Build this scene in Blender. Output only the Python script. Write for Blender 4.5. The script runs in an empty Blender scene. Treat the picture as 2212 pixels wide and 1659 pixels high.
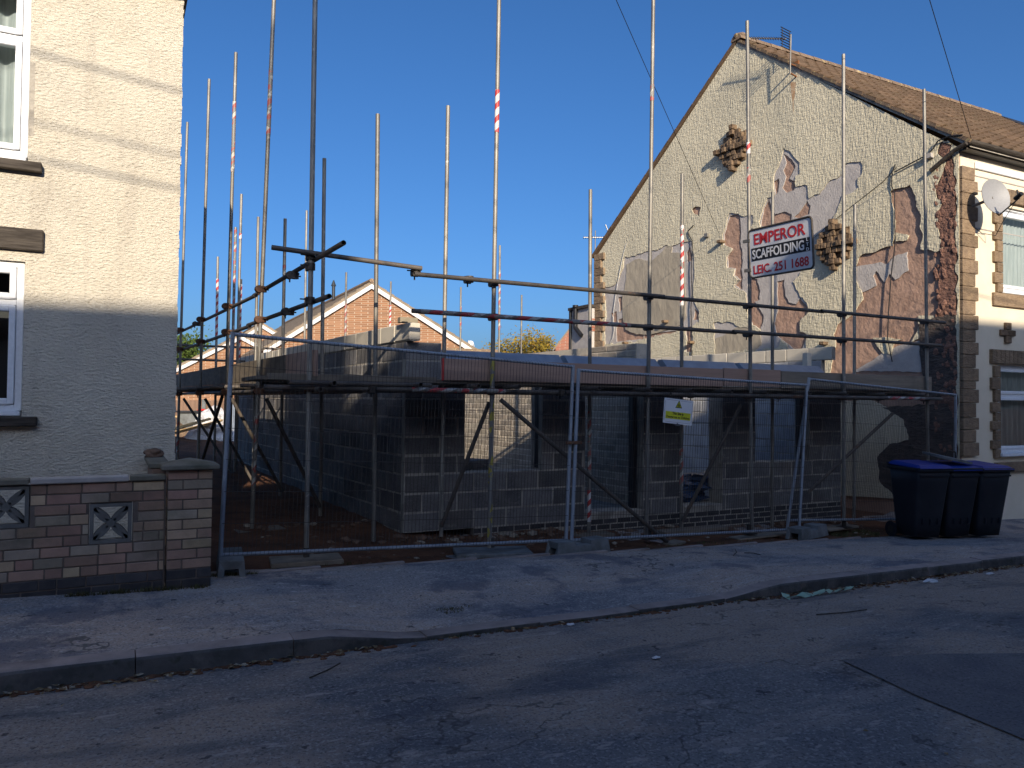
import bpy, bmesh, math, random
from mathutils import Vector, Matrix, noise as mnoise
random.seed(7)
R = math.radians
sc = bpy.context.scene
COL = sc.collection

# ------------------------------------------------------------------ camera
# World: x along the street (to the right), y into the plot, z up, the eye at the origin (ground about -1.6).
FPX, CX, CY = 1663., 1106., 829.5
_yaw, _pitch, _roll = R(27.4), math.atan(40.5 / FPX), math.atan(0.0095)
_f0 = Vector((math.sin(_yaw), math.cos(_yaw), 0)); _r0 = Vector((math.cos(_yaw), -math.sin(_yaw), 0)); _u0 = Vector((0, 0, 1))
CF = _f0 * math.cos(_pitch) + _u0 * math.sin(_pitch); _u1 = -_f0 * math.sin(_pitch) + _u0 * math.cos(_pitch)
CR = _r0 * math.cos(_roll) + _u1 * math.sin(_roll); CU = -_r0 * math.sin(_roll) + _u1 * math.cos(_roll)
cam = bpy.data.cameras.new('camera'); camo = bpy.data.objects.new('camera', cam); COL.objects.link(camo)
camo.matrix_world = Matrix(((CR.x, CU.x, -CF.x, 0), (CR.y, CU.y, -CF.y, 0), (CR.z, CU.z, -CF.z, 0), (0, 0, 0, 1)))
cam.sensor_width = 36; cam.lens = 36 * FPX / 2212; cam.clip_start = .05; cam.clip_end = 3000
sc.camera = camo

# ------------------------------------------------------------------ light
SUN = Vector((-.26, -1., .42)).normalized()
EL = math.asin(SUN.z); AZ = math.atan2(SUN.x, SUN.y)
w = bpy.data.worlds.new('World'); sc.world = w; w.use_nodes = True
nt = w.node_tree; nt.nodes.clear()
sky = nt.nodes.new('ShaderNodeTexSky'); sky.sky_type = 'NISHITA'; sky.sun_disc = False
sky.sun_elevation = EL; sky.sun_rotation = AZ % (2 * math.pi)
sky.air_density = .8; sky.dust_density = 3.0; sky.ozone_density = 7.0
bg = nt.nodes.new('ShaderNodeBackground'); bg.inputs[1].default_value = .108
wo = nt.nodes.new('ShaderNodeOutputWorld')
hsv = nt.nodes.new('ShaderNodeHueSaturation'); hsv.inputs['Saturation'].default_value = 1.09; hsv.inputs['Value'].default_value = .97
nt.links.new(sky.outputs[0], hsv.inputs['Color']); nt.links.new(hsv.outputs[0], bg.inputs[0]); nt.links.new(bg.outputs[0], wo.inputs[0])
sl = bpy.data.lights.new('sun', 'SUN'); sl.energy = 4.0; sl.angle = R(.53); sl.color = (1, .87, .70)
so = bpy.data.objects.new('sun', sl); COL.objects.link(so)
so.rotation_euler = SUN.to_track_quat('Z', 'Y').to_euler()
vs = sc.view_settings; vs.view_transform = 'Standard'; vs.look = 'None'; vs.gamma = 1; vs.use_curve_mapping = False
vs.exposure = .62
try: sc.cycles.max_bounces = 8
except Exception: pass

# ------------------------------------------------------------------ helpers
def ray(x, y): return CF + CR * ((x - CX) / FPX) - CU * ((y - CY) / FPX)
def onY(x, y, c): d = ray(x, y); return d * (c / d.y)
def onZ(x, y, c): d = ray(x, y); return d * (c / d.z)
SA = R(3.9)
D2 = Vector((-math.sin(SA), math.cos(SA), 0)); N2 = Vector((math.cos(SA), math.sin(SA), 0))   # plot side walls run along D2
def onS(x, y, x0, y0):
    d = ray(x, y); return d * ((Vector((x0, y0, 0)) @ N2) / (d @ N2))
def S2(x0, y0, t, off=0, z=0):
    p = Vector((x0, y0, z)) + D2 * t + N2 * off; p.z = z; return p

class MB:
    def __init__(s): s.v = []; s.f = []; s.sm = []
    def add(s, vs_, fs, smooth=False):
        b = len(s.v); s.v += [tuple(v) for v in vs_]; s.f += [tuple(b + i for i in f) for f in fs]; s.sm += [smooth] * len(fs); return s
    def box(s, a, b, m=None):
        x0, y0, z0 = a; x1, y1, z1 = b
        vs_ = [Vector(p) for p in ((x0,y0,z0),(x1,y0,z0),(x1,y1,z0),(x0,y1,z0),(x0,y0,z1),(x1,y0,z1),(x1,y1,z1),(x0,y1,z1))]
        if m is not None: vs_ = [m @ v for v in vs_]
        return s.add(vs_, [(0,3,2,1),(4,5,6,7),(0,1,5,4),(1,2,6,5),(2,3,7,6),(3,0,4,7)])
    def tube(s, a, b, r, n=10, r2=None, caps=True, hollow=False):
        a = Vector(a); b = Vector(b); d = (b - a).normalized(); r2 = r if r2 is None else r2
        p = d.orthogonal().normalized(); q = d.cross(p); vs_ = []
        for c, rr in ((a, r), (b, r2)):
            for i in range(n):
                t = 2 * math.pi * i / n; vs_.append(c + p * (rr * math.cos(t)) + q * (rr * math.sin(t)))
        fs = [(i, (i + 1) % n, n + (i + 1) % n, n + i) for i in range(n)]
        s.add(vs_, fs, True)
        if hollow:
            ri = r * .84
            for c, dd in ((a, d), (b, -d)):
                vv = [c + p * (r * math.cos(2*math.pi*i/n)) + q * (r * math.sin(2*math.pi*i/n)) for i in range(n)]
                vi = [c + p * (ri * math.cos(2*math.pi*i/n)) + q * (ri * math.sin(2*math.pi*i/n)) for i in range(n)]
                vd = [v + dd * .15 for v in vi]
                s.add(vv + vi, [(i, (i+1) % n, n + (i+1) % n, n + i) for i in range(n)])
                s.add(vi + vd, [(i, (i+1) % n, n + (i+1) % n, n + i) for i in range(n)], True)
                s.add(vd, [tuple(range(n))])
        elif caps:
            s.add(vs_[:n], [tuple(range(n))[::-1]]); s.add(vs_[n:], [tuple(range(n))])
        return s
    def path(s, pts, r, n=6):
        pts = [Vector(p) for p in pts]
        for a, b in zip(pts, pts[1:]): s.tube(a, b, r, n)
        return s
    def prism(s, poly, vec):
        n = len(poly); a = [Vector(p) for p in poly]; b = [p + Vector(vec) for p in a]
        return s.add(a + b, [tuple(range(n))[::-1], tuple(range(n, 2 * n))] + [(i, (i+1) % n, n + (i+1) % n, n + i) for i in range(n)])
    def quad(s, *p): return s.add(p, [tuple(range(len(p)))])
    def blob(s, c, r, seed=0, n=1, rough=.3, sq=(1, 1, 1)):
        bm = bmesh.new(); bmesh.ops.create_icosphere(bm, subdivisions=n, radius=1)
        vs_ = []
        for v in bm.verts:
            k = 1 + rough * mnoise.noise(v.co * 1.7 + Vector((seed * 3.1, seed, 0)))
            vs_.append(Vector(c) + Vector((v.co.x * sq[0], v.co.y * sq[1], v.co.z * sq[2])) * r * k)
        fs = [tuple(v.index for v in f.verts) for f in bm.faces]; bm.free()
        return s.add(vs_, fs)
    def mesh(s, name, mats):
        me = bpy.data.meshes.new(name); me.from_pydata(s.v, [], s.f)
        for m in (mats if isinstance(mats, (list, tuple)) else [mats]): me.materials.append(m)
        me.polygons.foreach_set('use_smooth', s.sm); me.update()
        bm = bmesh.new(); bm.from_mesh(me); bmesh.ops.recalc_face_normals(bm, faces=bm.faces); bm.to_mesh(me); bm.free()
        return me
    def build(s, name, mats, parent=None, bevel=0, seg=1, loc=None):
        me = s.mesh(name, mats); o = link(name, me, parent, loc)
        if bevel:
            bm = bmesh.new(); bm.from_mesh(me); bmesh.ops.remove_doubles(bm, verts=bm.verts, dist=1e-5)
            es = [e for e in bm.edges if len(e.link_faces) == 2 and e.calc_face_angle(0) > .6]
            bmesh.ops.bevel(bm, geom=es, offset=bevel, segments=seg, affect='EDGES', clamp_overlap=True)
            bm.to_mesh(me); bm.free()
        return o
def thing(name, label, cat, loc=(0, 0, 0), group=None):
    o = bpy.data.objects.new(name, None); COL.objects.link(o); o.location = loc; o.empty_display_size = .1
    o['label'] = label; o['category'] = cat
    if group: o['group'] = group
    return o
def tag(o, label, cat, group=None):
    o['label'] = label; o['category'] = cat
    if group: o['group'] = group
    return o
def kind(o, k): o['kind'] = k; return o
# parts are built in world coordinates: parent inverse undoes the Empty's location; sub-parts hang under parts that sit at the origin.

# ------------------------------------------------------------------ materials
def _n(nt, t, **kw):
    n = nt.nodes.new(t)
    for k, v in kw.items(): setattr(n, k, v)
    return n
def mat(name, c, c2=None, ns=4., rough=.85, metal=0., var=0., hue=0., stains=(), bump=(), spec=.3, nthr=(.35, .65), stretch=(1, 1, 1), coat=0, detail=6, rot=None, cracks=None):
    """c/c2 mixed by noise; stains: (scale, lo, hi, colour, strength[, stretch]); bump: (scale, strength, stretch)"""
    m = bpy.data.materials.new(name); m.use_nodes = True; nt = m.node_tree; L = nt.links.new
    b = nt.nodes['Principled BSDF']; b.inputs['Roughness'].default_value = rough; b.inputs['Metallic'].default_value = metal
    b.inputs['Specular IOR Level'].default_value = spec
    g = _n(nt, 'ShaderNodeNewGeometry')
    posout = g.outputs['Position']
    if rot:
        mr = _n(nt, 'ShaderNodeMapping'); mr.inputs['Rotation'].default_value = rot; L(posout, mr.inputs[0]); posout = mr.outputs[0]
    def noise(scale, st=(1, 1, 1), det=detail, rg=.6, off=0):
        mp = _n(nt, 'ShaderNodeMapping'); mp.inputs['Scale'].default_value = st; mp.inputs['Location'].default_value = (off, off * .7, off * 1.3); L(posout, mp.inputs[0])
        n = _n(nt, 'ShaderNodeTexNoise'); n.inputs['Scale'].default_value = scale; n.inputs['Detail'].default_value = det; n.inputs['Roughness'].default_value = rg
        L(mp.outputs[0], n.inputs['Vector']); return n.outputs['Fac']
    def ramp(sock, lo, hi):
        r = _n(nt, 'ShaderNodeMapRange'); r.inputs[1].default_value = lo; r.inputs[2].default_value = hi; r.clamp = True; L(sock, r.inputs[0]); return r.outputs[0]
    def mix(a, bcol, fac, mode='MIX'):
        x = _n(nt, 'ShaderNodeMix'); x.data_type = 'RGBA'; x.blend_type = mode
        for sock, val in ((x.inputs[6], a), (x.inputs[7], bcol), (x.inputs[0], fac)):
            if hasattr(val, 'links'): L(val, sock)
            else: sock.default_value = (*val, 1) if isinstance(val, tuple) and len(val) == 3 else val
        return x.outputs[2]
    col = mix(c, c2 if c2 else tuple(k * .8 for k in c), ramp(noise(ns, stretch), *nthr))
    for i, s in enumerate(stains):
        f = ramp(noise(s[0], s[5] if len(s) > 5 else (1, 1, 1), off=3.7 * (i + 1)), s[1], s[2])
        mm = _n(nt, 'ShaderNodeMath', operation='MULTIPLY'); L(f, mm.inputs[0]); mm.inputs[1].default_value = s[4]
        col = mix(col, s[3], mm.outputs[0])
    if cracks:
        for k, (csc, cw, cc, cst) in enumerate(cracks):
            f = noise(csc, (1, 1, 1), 5, .55, off=31 + 7 * k)
            sb = _n(nt, 'ShaderNodeMath', operation='SUBTRACT'); L(f, sb.inputs[0]); sb.inputs[1].default_value = .5
            ab_ = _n(nt, 'ShaderNodeMath', operation='ABSOLUTE'); L(sb.outputs[0], ab_.inputs[0])
            rr = _n(nt, 'ShaderNodeMapRange'); rr.inputs[1].default_value = cw; rr.inputs[2].default_value = cw * .4; rr.inputs[3].default_value = 0; rr.inputs[4].default_value = cst; L(ab_.outputs[0], rr.inputs[0])
            gate = ramp(noise(csc * .7, off=51 + k), .50, .56)
            mm = _n(nt, 'ShaderNodeMath', operation='MULTIPLY'); L(rr.outputs[0], mm.inputs[0]); L(gate, mm.inputs[1])
            col = mix(col, cc, mm.outputs[0])
    if var or hue:
        oi = _n(nt, 'ShaderNodeObjectInfo'); hs = _n(nt, 'ShaderNodeHueSaturation')
        r1 = _n(nt, 'ShaderNodeMapRange'); r1.inputs[3].default_value = 1 - var; r1.inputs[4].default_value = 1 + var; L(oi.outputs['Random'], r1.inputs[0]); L(r1.outputs[0], hs.inputs['Value'])
        if hue:
            f = _n(nt, 'ShaderNodeMath', operation='MULTIPLY'); f.inputs[1].default_value = 17.3; L(oi.outputs['Random'], f.inputs[0])
            fr = _n(nt, 'ShaderNodeMath', operation='FRACT'); L(f.outputs[0], fr.inputs[0])
            r2 = _n(nt, 'ShaderNodeMapRange'); r2.inputs[3].default_value = .5 - hue; r2.inputs[4].default_value = .5 + hue; L(fr.outputs[0], r2.inputs[0]); L(r2.outputs[0], hs.inputs['Hue'])
        L(col, hs.inputs['Color']); col = hs.outputs[0]
    L(col, b.inputs['Base Color'])
    prev = None
    for i, s in enumerate(bump):
        bn = _n(nt, 'ShaderNodeBump'); bn.inputs['Strength'].default_value = s[1]; bn.inputs['Distance'].default_value = s[3] if len(s) > 3 else .01
        L(noise(s[0], s[2] if len(s) > 2 and s[2] else (1, 1, 1), 4, .6, off=9 + i), bn.inputs['Height'])
        if prev is not None: L(prev, bn.inputs['Normal'])
        prev = bn.outputs[0]
    if prev is not None: L(prev, b.inputs['Normal'])
    if coat: b.inputs['Coat Weight'].default_value = coat
    return m
def plain(name, c, rough=.6, metal=0, spec=.4):
    return mat(name, c, tuple(k * .9 for k in c), 30, rough, metal, spec=spec)

M = {}
M['cream'] = mat('cream_roughcast', (.73, .67, .545), (.67, .61, .49), 2.5, .95, bump=((24, 1.0, (1, 1, 2.4), .034), (70, .7, None, .010)), stains=((1.3, .52, .68, (.56, .52, .44), .45), (2.2, .55, .66, (.50, .45, .37), .35, (2.5, 1, .35)), (40, .60, .68, (.45, .41, .34), .4)), spec=.1)
M['cream_smooth'] = mat('cream_painted_render', (.78, .69, .53), (.73, .64, .48), 3, .9, bump=((40, .4, None, .004),), stains=((2, .6, .8, (.5, .47, .40), .3),), spec=.15)
M['lintel'] = mat('dark_stained_timber', (.035, .028, .022), (.09, .075, .06), 14, .8, stretch=(.25, 1, 2.5), bump=((30, .8, (.2, 1, 2)),))
M['upvc'] = plain('white_plastic', (.80, .82, .84), .35)
M['blackp'] = mat('black_plastic', (.012, .013, .016), (.02, .02, .022), 20, .45, stains=((8, .55, .75, (.05, .05, .05), .4),))
M['glass_dark'] = mat('dark_window_glass', (.012, .013, .015), (.02, .02, .02), 2, .08, spec=.6)
M['curtain'] = mat('pale_net_curtain', (.50, .53, .52), (.36, .40, .40), 6, .6, stretch=(6, 1, .3), spec=.5)
M['asphalt'] = mat('worn_road_tarmac', (.105, .110, .122), (.180, .172, .165), .9, .9, nthr=(.38, .60), stains=((.42, .47, .57, (.33, .26, .20), .80, (1, 1.4, 1)), (1.6, .53, .62, (.30, .26, .225), .5, (.5, 3.0, 1)), (48, .53, .62, (.36, .35, .33), .55), (60, .54, .62, (.035, .038, .045), .6), (7, .62, .66, (.38, .34, .30), .6, (.7, 1.8, 1)), (1.2, .55, .62, (.05, .058, .075), .45, (.6, 2, 1)), (11, .64, .67, (.03, .03, .035), .8)), cracks=((.8, .006, (.03, .03, .03), .6),), bump=((48, 1, None, .012), (9, .3, None, .02)), spec=.3)
M['pave'] = mat('worn_pavement_tarmac', (.180, .182, .190), (.280, .262, .250), 1.2, .9, nthr=(.38, .60), stains=((.6, .46, .56, (.43, .34, .27), .8, (.8, 1.6, 1)), (3.2, .55, .62, (.42, .38, .35), .45, (.6, 1.8, 1)), (46, .53, .62, (.50, .48, .46), .5), (58, .54, .62, (.05, .055, .065), .6), (9, .63, .66, (.52, .48, .44), .6, (.7, 1.6, 1)), (1.7, .56, .63, (.07, .08, .115), .6), (12, .645, .67, (.045, .045, .05), .8)), cracks=((.55, .0035, (.05, .05, .055), .7),), bump=((46, 1, None, .012), (9, .4, None, .02)), spec=.25)
M['patchroad'] = mat('newer_tarmac_patch', (.110, .108, .115), (.155, .145, .142), 3, .9, stains=((50, .54, .62, (.24, .22, .21), .5), (60, .55, .62, (.03, .03, .035), .6)), bump=((50, 1, None, .01),))
M['kerb'] = mat('old_concrete_kerb', (.34, .28, .25), (.24, .20, .18), 5, .9, var=.12, stains=((2, .5, .7, (.06, .05, .045), .6), (60, .6, .7, (.3, .27, .25), .4)), bump=((60, .6, None, .006), (9, .4, None, .02)))
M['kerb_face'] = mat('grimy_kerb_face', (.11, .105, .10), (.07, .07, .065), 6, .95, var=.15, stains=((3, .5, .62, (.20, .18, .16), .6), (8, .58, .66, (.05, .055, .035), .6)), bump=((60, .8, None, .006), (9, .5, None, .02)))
M['concrete'] = mat('weathered_concrete', (.20, .21, .21), (.12, .125, .12), 7, .9, stains=((3, .5, .7, (.07, .075, .06), .5),), bump=((50, .6, None, .006),))
M['slab'] = mat('buff_paving_slab', (.30, .25, .19), (.20, .17, .13), 6, .9, stains=((4, .5, .7, (.10, .08, .06), .6),), bump=((50, .5, None, .006),))
M['soil'] = mat('brown_site_soil', (.19, .090, .050), (.11, .058, .036), 3, .95, stains=((30, .60, .68, (.20, .12, .075), .6), (1.2, .5, .7, (.035, .028, .022), .6)), bump=((30, 1, None, .03), (6, .8, None, .06)), spec=.1)
M['soil_pale'] = mat('sandy_rubble', (.42, .27, .15), (.26, .17, .10), 3, .95, stains=((18, .55, .65, (.5, .42, .33), .7),), bump=((20, 1, None, .04),), spec=.1)
M['stone'] = mat('broken_stone', (.28, .17, .11), (.18, .12, .09), 9, .95, var=.3, bump=((40, .6, None, .006),))
M['block'] = mat('concrete_block', (.205, .196, .188), (.130, .126, .128), 4, .95, var=.30, stains=((60, .55, .64, (.27, .255, .24), .5), (1.6, .52, .64, (.20, .165, .14), .5), (5, .60, .68, (.36, .33, .28), .45, (.6, 1, 2)), (70, .58, .66, (.03, .03, .03), .5)), bump=((90, 1, None, .008),), spec=.15)
M['block_light'] = mat('light_grey_block', (.42, .42, .42), (.33, .33, .335), 4, .95, var=.12, stains=((60, .56, .66, (.52, .51, .48), .5),), bump=((80, 1, None, .008),), spec=.1)  # paler block; skylight on the right wall is also put into its colour
M['block_pale'] = mat('pale_smooth_block', (.62, .56, .45), (.53, .48, .39), 4, .95, var=.07, stains=((60, .68, .74, (.12, .10, .08), .6),), bump=((60, .35, None, .005),), spec=.1)
M['commons'] = mat('grey_common_brick', (.46, .39, .30), (.32, .28, .23), 9, .95, var=.2, hue=.006, stains=((60, .6, .7, (.50, .45, .37), .5), (5, .55, .75, (.12, .11, .115), .5)), bump=((50, 1, None, .01),), spec=.15)
M['mortar'] = mat('sand_mortar', (.46, .42, .35), (.36, .33, .28), 8, .95, bump=((50, .8, None, .01),), stains=((14, .55, .7, (.52, .47, .38), .5), (3.5, .5, .6, (.20, .185, .165), .7)), spec=.1)
M['mortar_pale'] = mat('pale_mortar', (.60, .53, .42), (.48, .43, .35), 9, .95, bump=((50, .8, None, .01),), spec=.1)
M['mortar_dark'] = mat('old_grey_mortar', (.16, .13, .11), (.12, .10, .085), 8, .95, bump=((50, .6, None, .008),))
M['blue_brick'] = mat('blue_engineering_brick', (.045, .043, .047), (.075, .068, .066), 10, .7, var=.3, bump=((60, .4, None, .005),))
M['gbrick1'] = mat('dusky_garden_brick', (.36, .225, .165), (.28, .18, .135), 7, .9, var=.25, hue=.008, stains=((2.2, .50, .66, (.13, .125, .075), .55), (50, .6, .7, (.24, .17, .14), .3)), bump=((45, .7, None, .006),))
M['gbrick2'] = mat('buff_garden_brick', (.48, .345, .225), (.39, .285, .19), 7, .9, var=.2, hue=.012, stains=((2.2, .52, .72, (.11, .105, .06), .5),), bump=((45, .7, None, .006),))
M['gbrick3'] = mat('grey_garden_brick', (.34, .275, .205), (.27, .22, .165), 7, .9, var=.25, hue=.015, stains=((2.2, .5, .7, (.09, .095, .055), .6),), bump=((45, .7, None, .006),))
M['coping'] = mat('mossy_coping_stone', (.21, .19, .15), (.12, .115, .085), 5, .9, stains=((3, .5, .7, (.075, .08, .045), .6),), bump=((40, .5, None, .005),))
M['coping_pale'] = mat('pale_coping_stone', (.46, .42, .38), (.36, .33, .30), 5, .9, bump=((40, .4, None, .004),))
M['deco'] = mat('grey_screen_block', (.17, .165, .155), (.11, .11, .10), 6, .9, stains=((4, .55, .7, (.08, .09, .06), .5),), bump=((50, .5, None, .005),))
M['galv'] = mat('galvanised_tube', (.33, .305, .255), (.19, .178, .158), 7, .55, metal=.45, var=.18, stretch=(1, 1, .4), stains=((16, .60, .70, (.60, .56, .48), .5), (9, .66, .76, (.24, .12, .06), .5)), bump=((90, .15, None, .003),), spec=.5)
M['rail'] = mat('shade_dark_rail_tube', (.16, .135, .11), (.09, .08, .072), 7, .65, metal=.3, var=.15, stains=((9, .60, .70, (.24, .12, .06), .5),), bump=((90, .15, None, .003),), spec=.4)  # shade on the rails is put into the tube colour; rust flecks on top
M['galv_cool'] = mat('galvanised_fence_tube', (.33, .37, .41), (.24, .27, .31), 12, .55, metal=.15, stretch=(1, 1, .6), spec=.5)
M['wire'] = plain('fence_wire', (.075, .064, .055), .6, .3)
M['rustclamp'] = mat('rusty_coupler', (.16, .07, .035), (.07, .045, .035), 25, .8, metal=.2, var=.35, stains=((30, .55, .7, (.30, .25, .17), .5),), bump=((60, .6, None, .004),))
M['darkclamp'] = mat('dirty_steel_coupler', (.10, .085, .07), (.05, .045, .04), 25, .6, metal=.4, var=.4, bump=((60, .6, None, .004),))
M['board'] = mat('weathered_scaffold_board', (.25, .205, .155), (.16, .135, .105), 6, .9, var=.15, stretch=(.15, 1, 2.5), stains=((3, .5, .7, (.10, .085, .07), .5),), bump=((30, .5, (.15, 1, 2.5)),))
M['newboard'] = mat('fresh_pinkish_board', (.42, .275, .205), (.34, .225, .17), 5, .85, var=.06, stretch=(.12, 1, 2.2), stains=((9, .66, .72, (.13, .07, .05), .6),), bump=((30, .3, (.15, 1, 2.5)),))
M['lintelsteel'] = mat('galvanised_lintel', (.28, .33, .40), (.22, .26, .32), 6, .5, metal=.3, spec=.5)
M['red'] = plain('red_plastic', (.62, .045, .035), .5)
M['orange'] = plain('orange_plastic', (.55, .13, .03), .5)
M['yellow'] = plain('yellow_paint', (.55, .42, .04), .6)
M['blue_lid'] = mat('blue_bin_lid', (.008, .030, .24), (.007, .026, .20), 6, .6, spec=.4)
M['bin'] = mat('dark_bin_plastic', (.014, .016, .022), (.022, .024, .030), 3, .55, stains=((6, .6, .8, (.05, .05, .055), .4),), bump=((120, .15, None, .002),))
M['terracotta'] = mat('terracotta_undercoat', (.46, .30, .22), (.37, .24, .175), 3, .95, stains=((5, .58, .75, (.30, .16, .11), .5), (30, .68, .74, (.55, .42, .33), .5)), bump=((7, .6, None, .05), (50, .4, None, .006)), spec=.1)
M['rough_red'] = mat('rough_red_mortar', (.32, .175, .125), (.22, .125, .095), 7, .95, bump=((12, 1, (1, 1, 1.6), .07), (45, .8, None, .015)), spec=.1)
M['greycoat'] = mat('mauve_grey_base_coat', (.53, .485, .44), (.45, .41, .375), 5, .95, stains=((24, .66, .74, (.24, .21, .19), .5),), bump=((40, .8, (1, 1, .5), .01), (8, .4, None, .02)), spec=.1)
M['cement'] = mat('cement_patch', (.44, .38, .285), (.37, .32, .245), 2.5, .95, stains=((1.6, .55, .75, (.22, .19, .145), .5), (25, .70, .76, (.15, .13, .10), .5)), bump=((6, .5, (1, 1, .6), .04), (50, .3, None, .005)), spec=.1)
M['tile'] = mat('brown_concrete_roof_tile', (.155, .100, .062), (.105, .070, .045), 7, .92, var=.18, stains=((30, .60, .70, (.36, .27, .18), .4), (2.5, .52, .7, (.14, .11, .06), .4)), bump=((60, .6, None, .006),), spec=.15)
M['tile_black'] = plain('black_slate_tile', (.02, .022, .028), .6)
M['ridge'] = mat('lichen_ridge_tile', (.22, .15, .10), (.15, .105, .07), 10, .9, var=.15, stains=((12, .55, .66, (.50, .40, .18), .6), (25, .62, .7, (.5, .46, .40), .5)), bump=((40, .5, None, .006),))
M['quoin'] = mat('brown_rock_faced_stone', (.30, .215, .135), (.21, .15, .10), 8, .9, var=.16, stains=((2.2, .5, .72, (.14, .11, .085), .5),), bump=((16, 1, (1, 1, 2.5), .03), (60, .5, None, .006)), spec=.15)
M['plaque'] = mat('dark_rock_faced_stone', (.24, .165, .10), (.13, .09, .06), 10, .9, var=.25, bump=((18, 1, None, .03), (60, .5, None, .006)), spec=.15)
M['ruststain'] = mat('rust_stained_render', (.42, .24, .12), (.55, .42, .28), 9, .95)
M['darkmas'] = mat('dark_bare_masonry', (.13, .105, .09), (.075, .065, .06), 7, .95, bump=((9, 1, (1, 1, 2.2), .06), (45, .6, None, .01)), spec=.1)
M['newbrick'] = None
M['barge'] = plain('white_bargeboard', (.70, .68, .65), .5)
M['ftile'] = mat('grey_brown_far_roof', (.30, .235, .165), (.22, .175, .125), 2, .92, var=.1, bump=((20, .4, None, .02),))
M['lead'] = plain('dark_vent_metal', (.03, .035, .04), .5)
M['fencewood'] = mat('brown_fence_timber', (.24, .15, .10), (.17, .11, .075), 4, .9, var=.15, stretch=(3, 3, .3), bump=((20, .4, (3, 3, .3)),))
M['plank'] = mat('yellow_new_timber', (.55, .38, .18), (.45, .30, .14), 4, .85, var=.12)
M['sack'] = mat('white_woven_sack', (.72, .70, .68), (.58, .57, .56), 6, .8, stains=((9, .6, .7, (.35, .15, .12), .4),), bump=((9, .8, (1, 1, 4), .06),))
M['poly'] = mat('blue_black_polythene', (.03, .05, .10), (.06, .09, .16), 3, .25, bump=((7, .8, None, .06),), spec=.6)
M['dish'] = plain('grey_dish_paint', (.30, .30, .30), .5)
M['alu'] = plain('aluminium_rod', (.55, .55, .55), .4, .6)
M['rust'] = mat('rust', (.26, .10, .035), (.16, .07, .03), 25, .9)
M['leafgreen'] = mat('bright_green_leaf', (.085, .12, .018), (.05, .085, .014), 8, .7, var=.2)
M['leafyellow'] = mat('yellow_autumn_leaf', (.30, .20, .02), (.15, .13, .02), 2.2, .7, stains=((2.5, .5, .65, (.28, .10, .015), .5),))
M['bark'] = mat('brown_bark', (.10, .075, .05), (.06, .045, .03), 12, .95, stretch=(1, 1, .3))
M['weed'] = mat('dull_weed', (.055, .065, .022), (.10, .075, .03), 20, .9)
M['litterleaf'] = mat('fallen_leaf', (.24, .17, .08), (.12, .07, .035), 14, .9, stains=((30, .5, .6, (.42, .38, .30), .7),))
M['cloth_white'] = plain('dirty_white_cable', (.62, .60, .55), .6)
M['signwhite'] = mat('scuffed_white_sign', (.72, .72, .72), (.66, .66, .67), 4, .45, stains=((6, .66, .76, (.45, .44, .42), .4),), spec=.4)
M['black'] = plain('black_print', (.012, .012, .014), .5)
M['signred'] = plain('red_print', (.55, .03, .035), .5)
M['hivis'] = plain('yellow_print', (.62, .62, .03), .5)
M['greytext'] = plain('grey_print', (.25, .25, .27), .6)

def brickmat(name, c1, c2, mortar, scale, rotz=0.):
    m = bpy.data.materials.new(name); m.use_nodes = True; nt = m.node_tree; L = nt.links.new
    b = nt.nodes['Principled BSDF']; b.inputs['Roughness'].default_value = .9
    g = _n(nt, 'ShaderNodeNewGeometry'); mp = _n(nt, 'ShaderNodeMapping', vector_type='POINT'); mp.inputs['Rotation'].default_value = (R(90), 0, rotz)
    L(g.outputs['Position'], mp.inputs[0])
    sx = _n(nt, 'ShaderNodeSeparateXYZ'); L(g.outputs['Position'], sx.inputs[0])
    ax = _n(nt, 'ShaderNodeMath', operation='ADD'); L(sx.outputs[0], ax.inputs[0]); L(sx.outputs[1], ax.inputs[1])
    cb = _n(nt, 'ShaderNodeCombineXYZ'); L(ax.outputs[0], cb.inputs[0]); L(sx.outputs[2], cb.inputs[1])
    t = _n(nt, 'ShaderNodeTexBrick'); t.inputs['Scale'].default_value = 1; t.inputs['Brick Width'].default_value = .225 * scale; t.inputs['Row Height'].default_value = .075 * scale
    t.inputs['Mortar Size'].default_value = .008 * scale; t.inputs['Color1'].default_value = (*c1, 1); t.inputs['Color2'].default_value = (*c2, 1); t.inputs['Mortar'].default_value = (*mortar, 1)
    L(cb.outputs[0], t.inputs['Vector']); L(t.outputs['Color'], b.inputs['Base Color'])
    bn = _n(nt, 'ShaderNodeBump'); bn.inputs['Strength'].default_value = .5; bn.inputs['Distance'].default_value = .01; L(t.outputs['Fac'], bn.inputs['Height']); bn.invert = True
    L(bn.outputs[0], b.inputs['Normal'])
    return m
M['newbrick'] = brickmat('orange_facing_brick', (.32, .155, .075), (.21, .10, .048), (.40, .30, .21), 1.35)
M['redbrick'] = brickmat('red_brick', (.36, .13, .075), (.28, .10, .06), (.35, .26, .20), 1)

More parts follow.
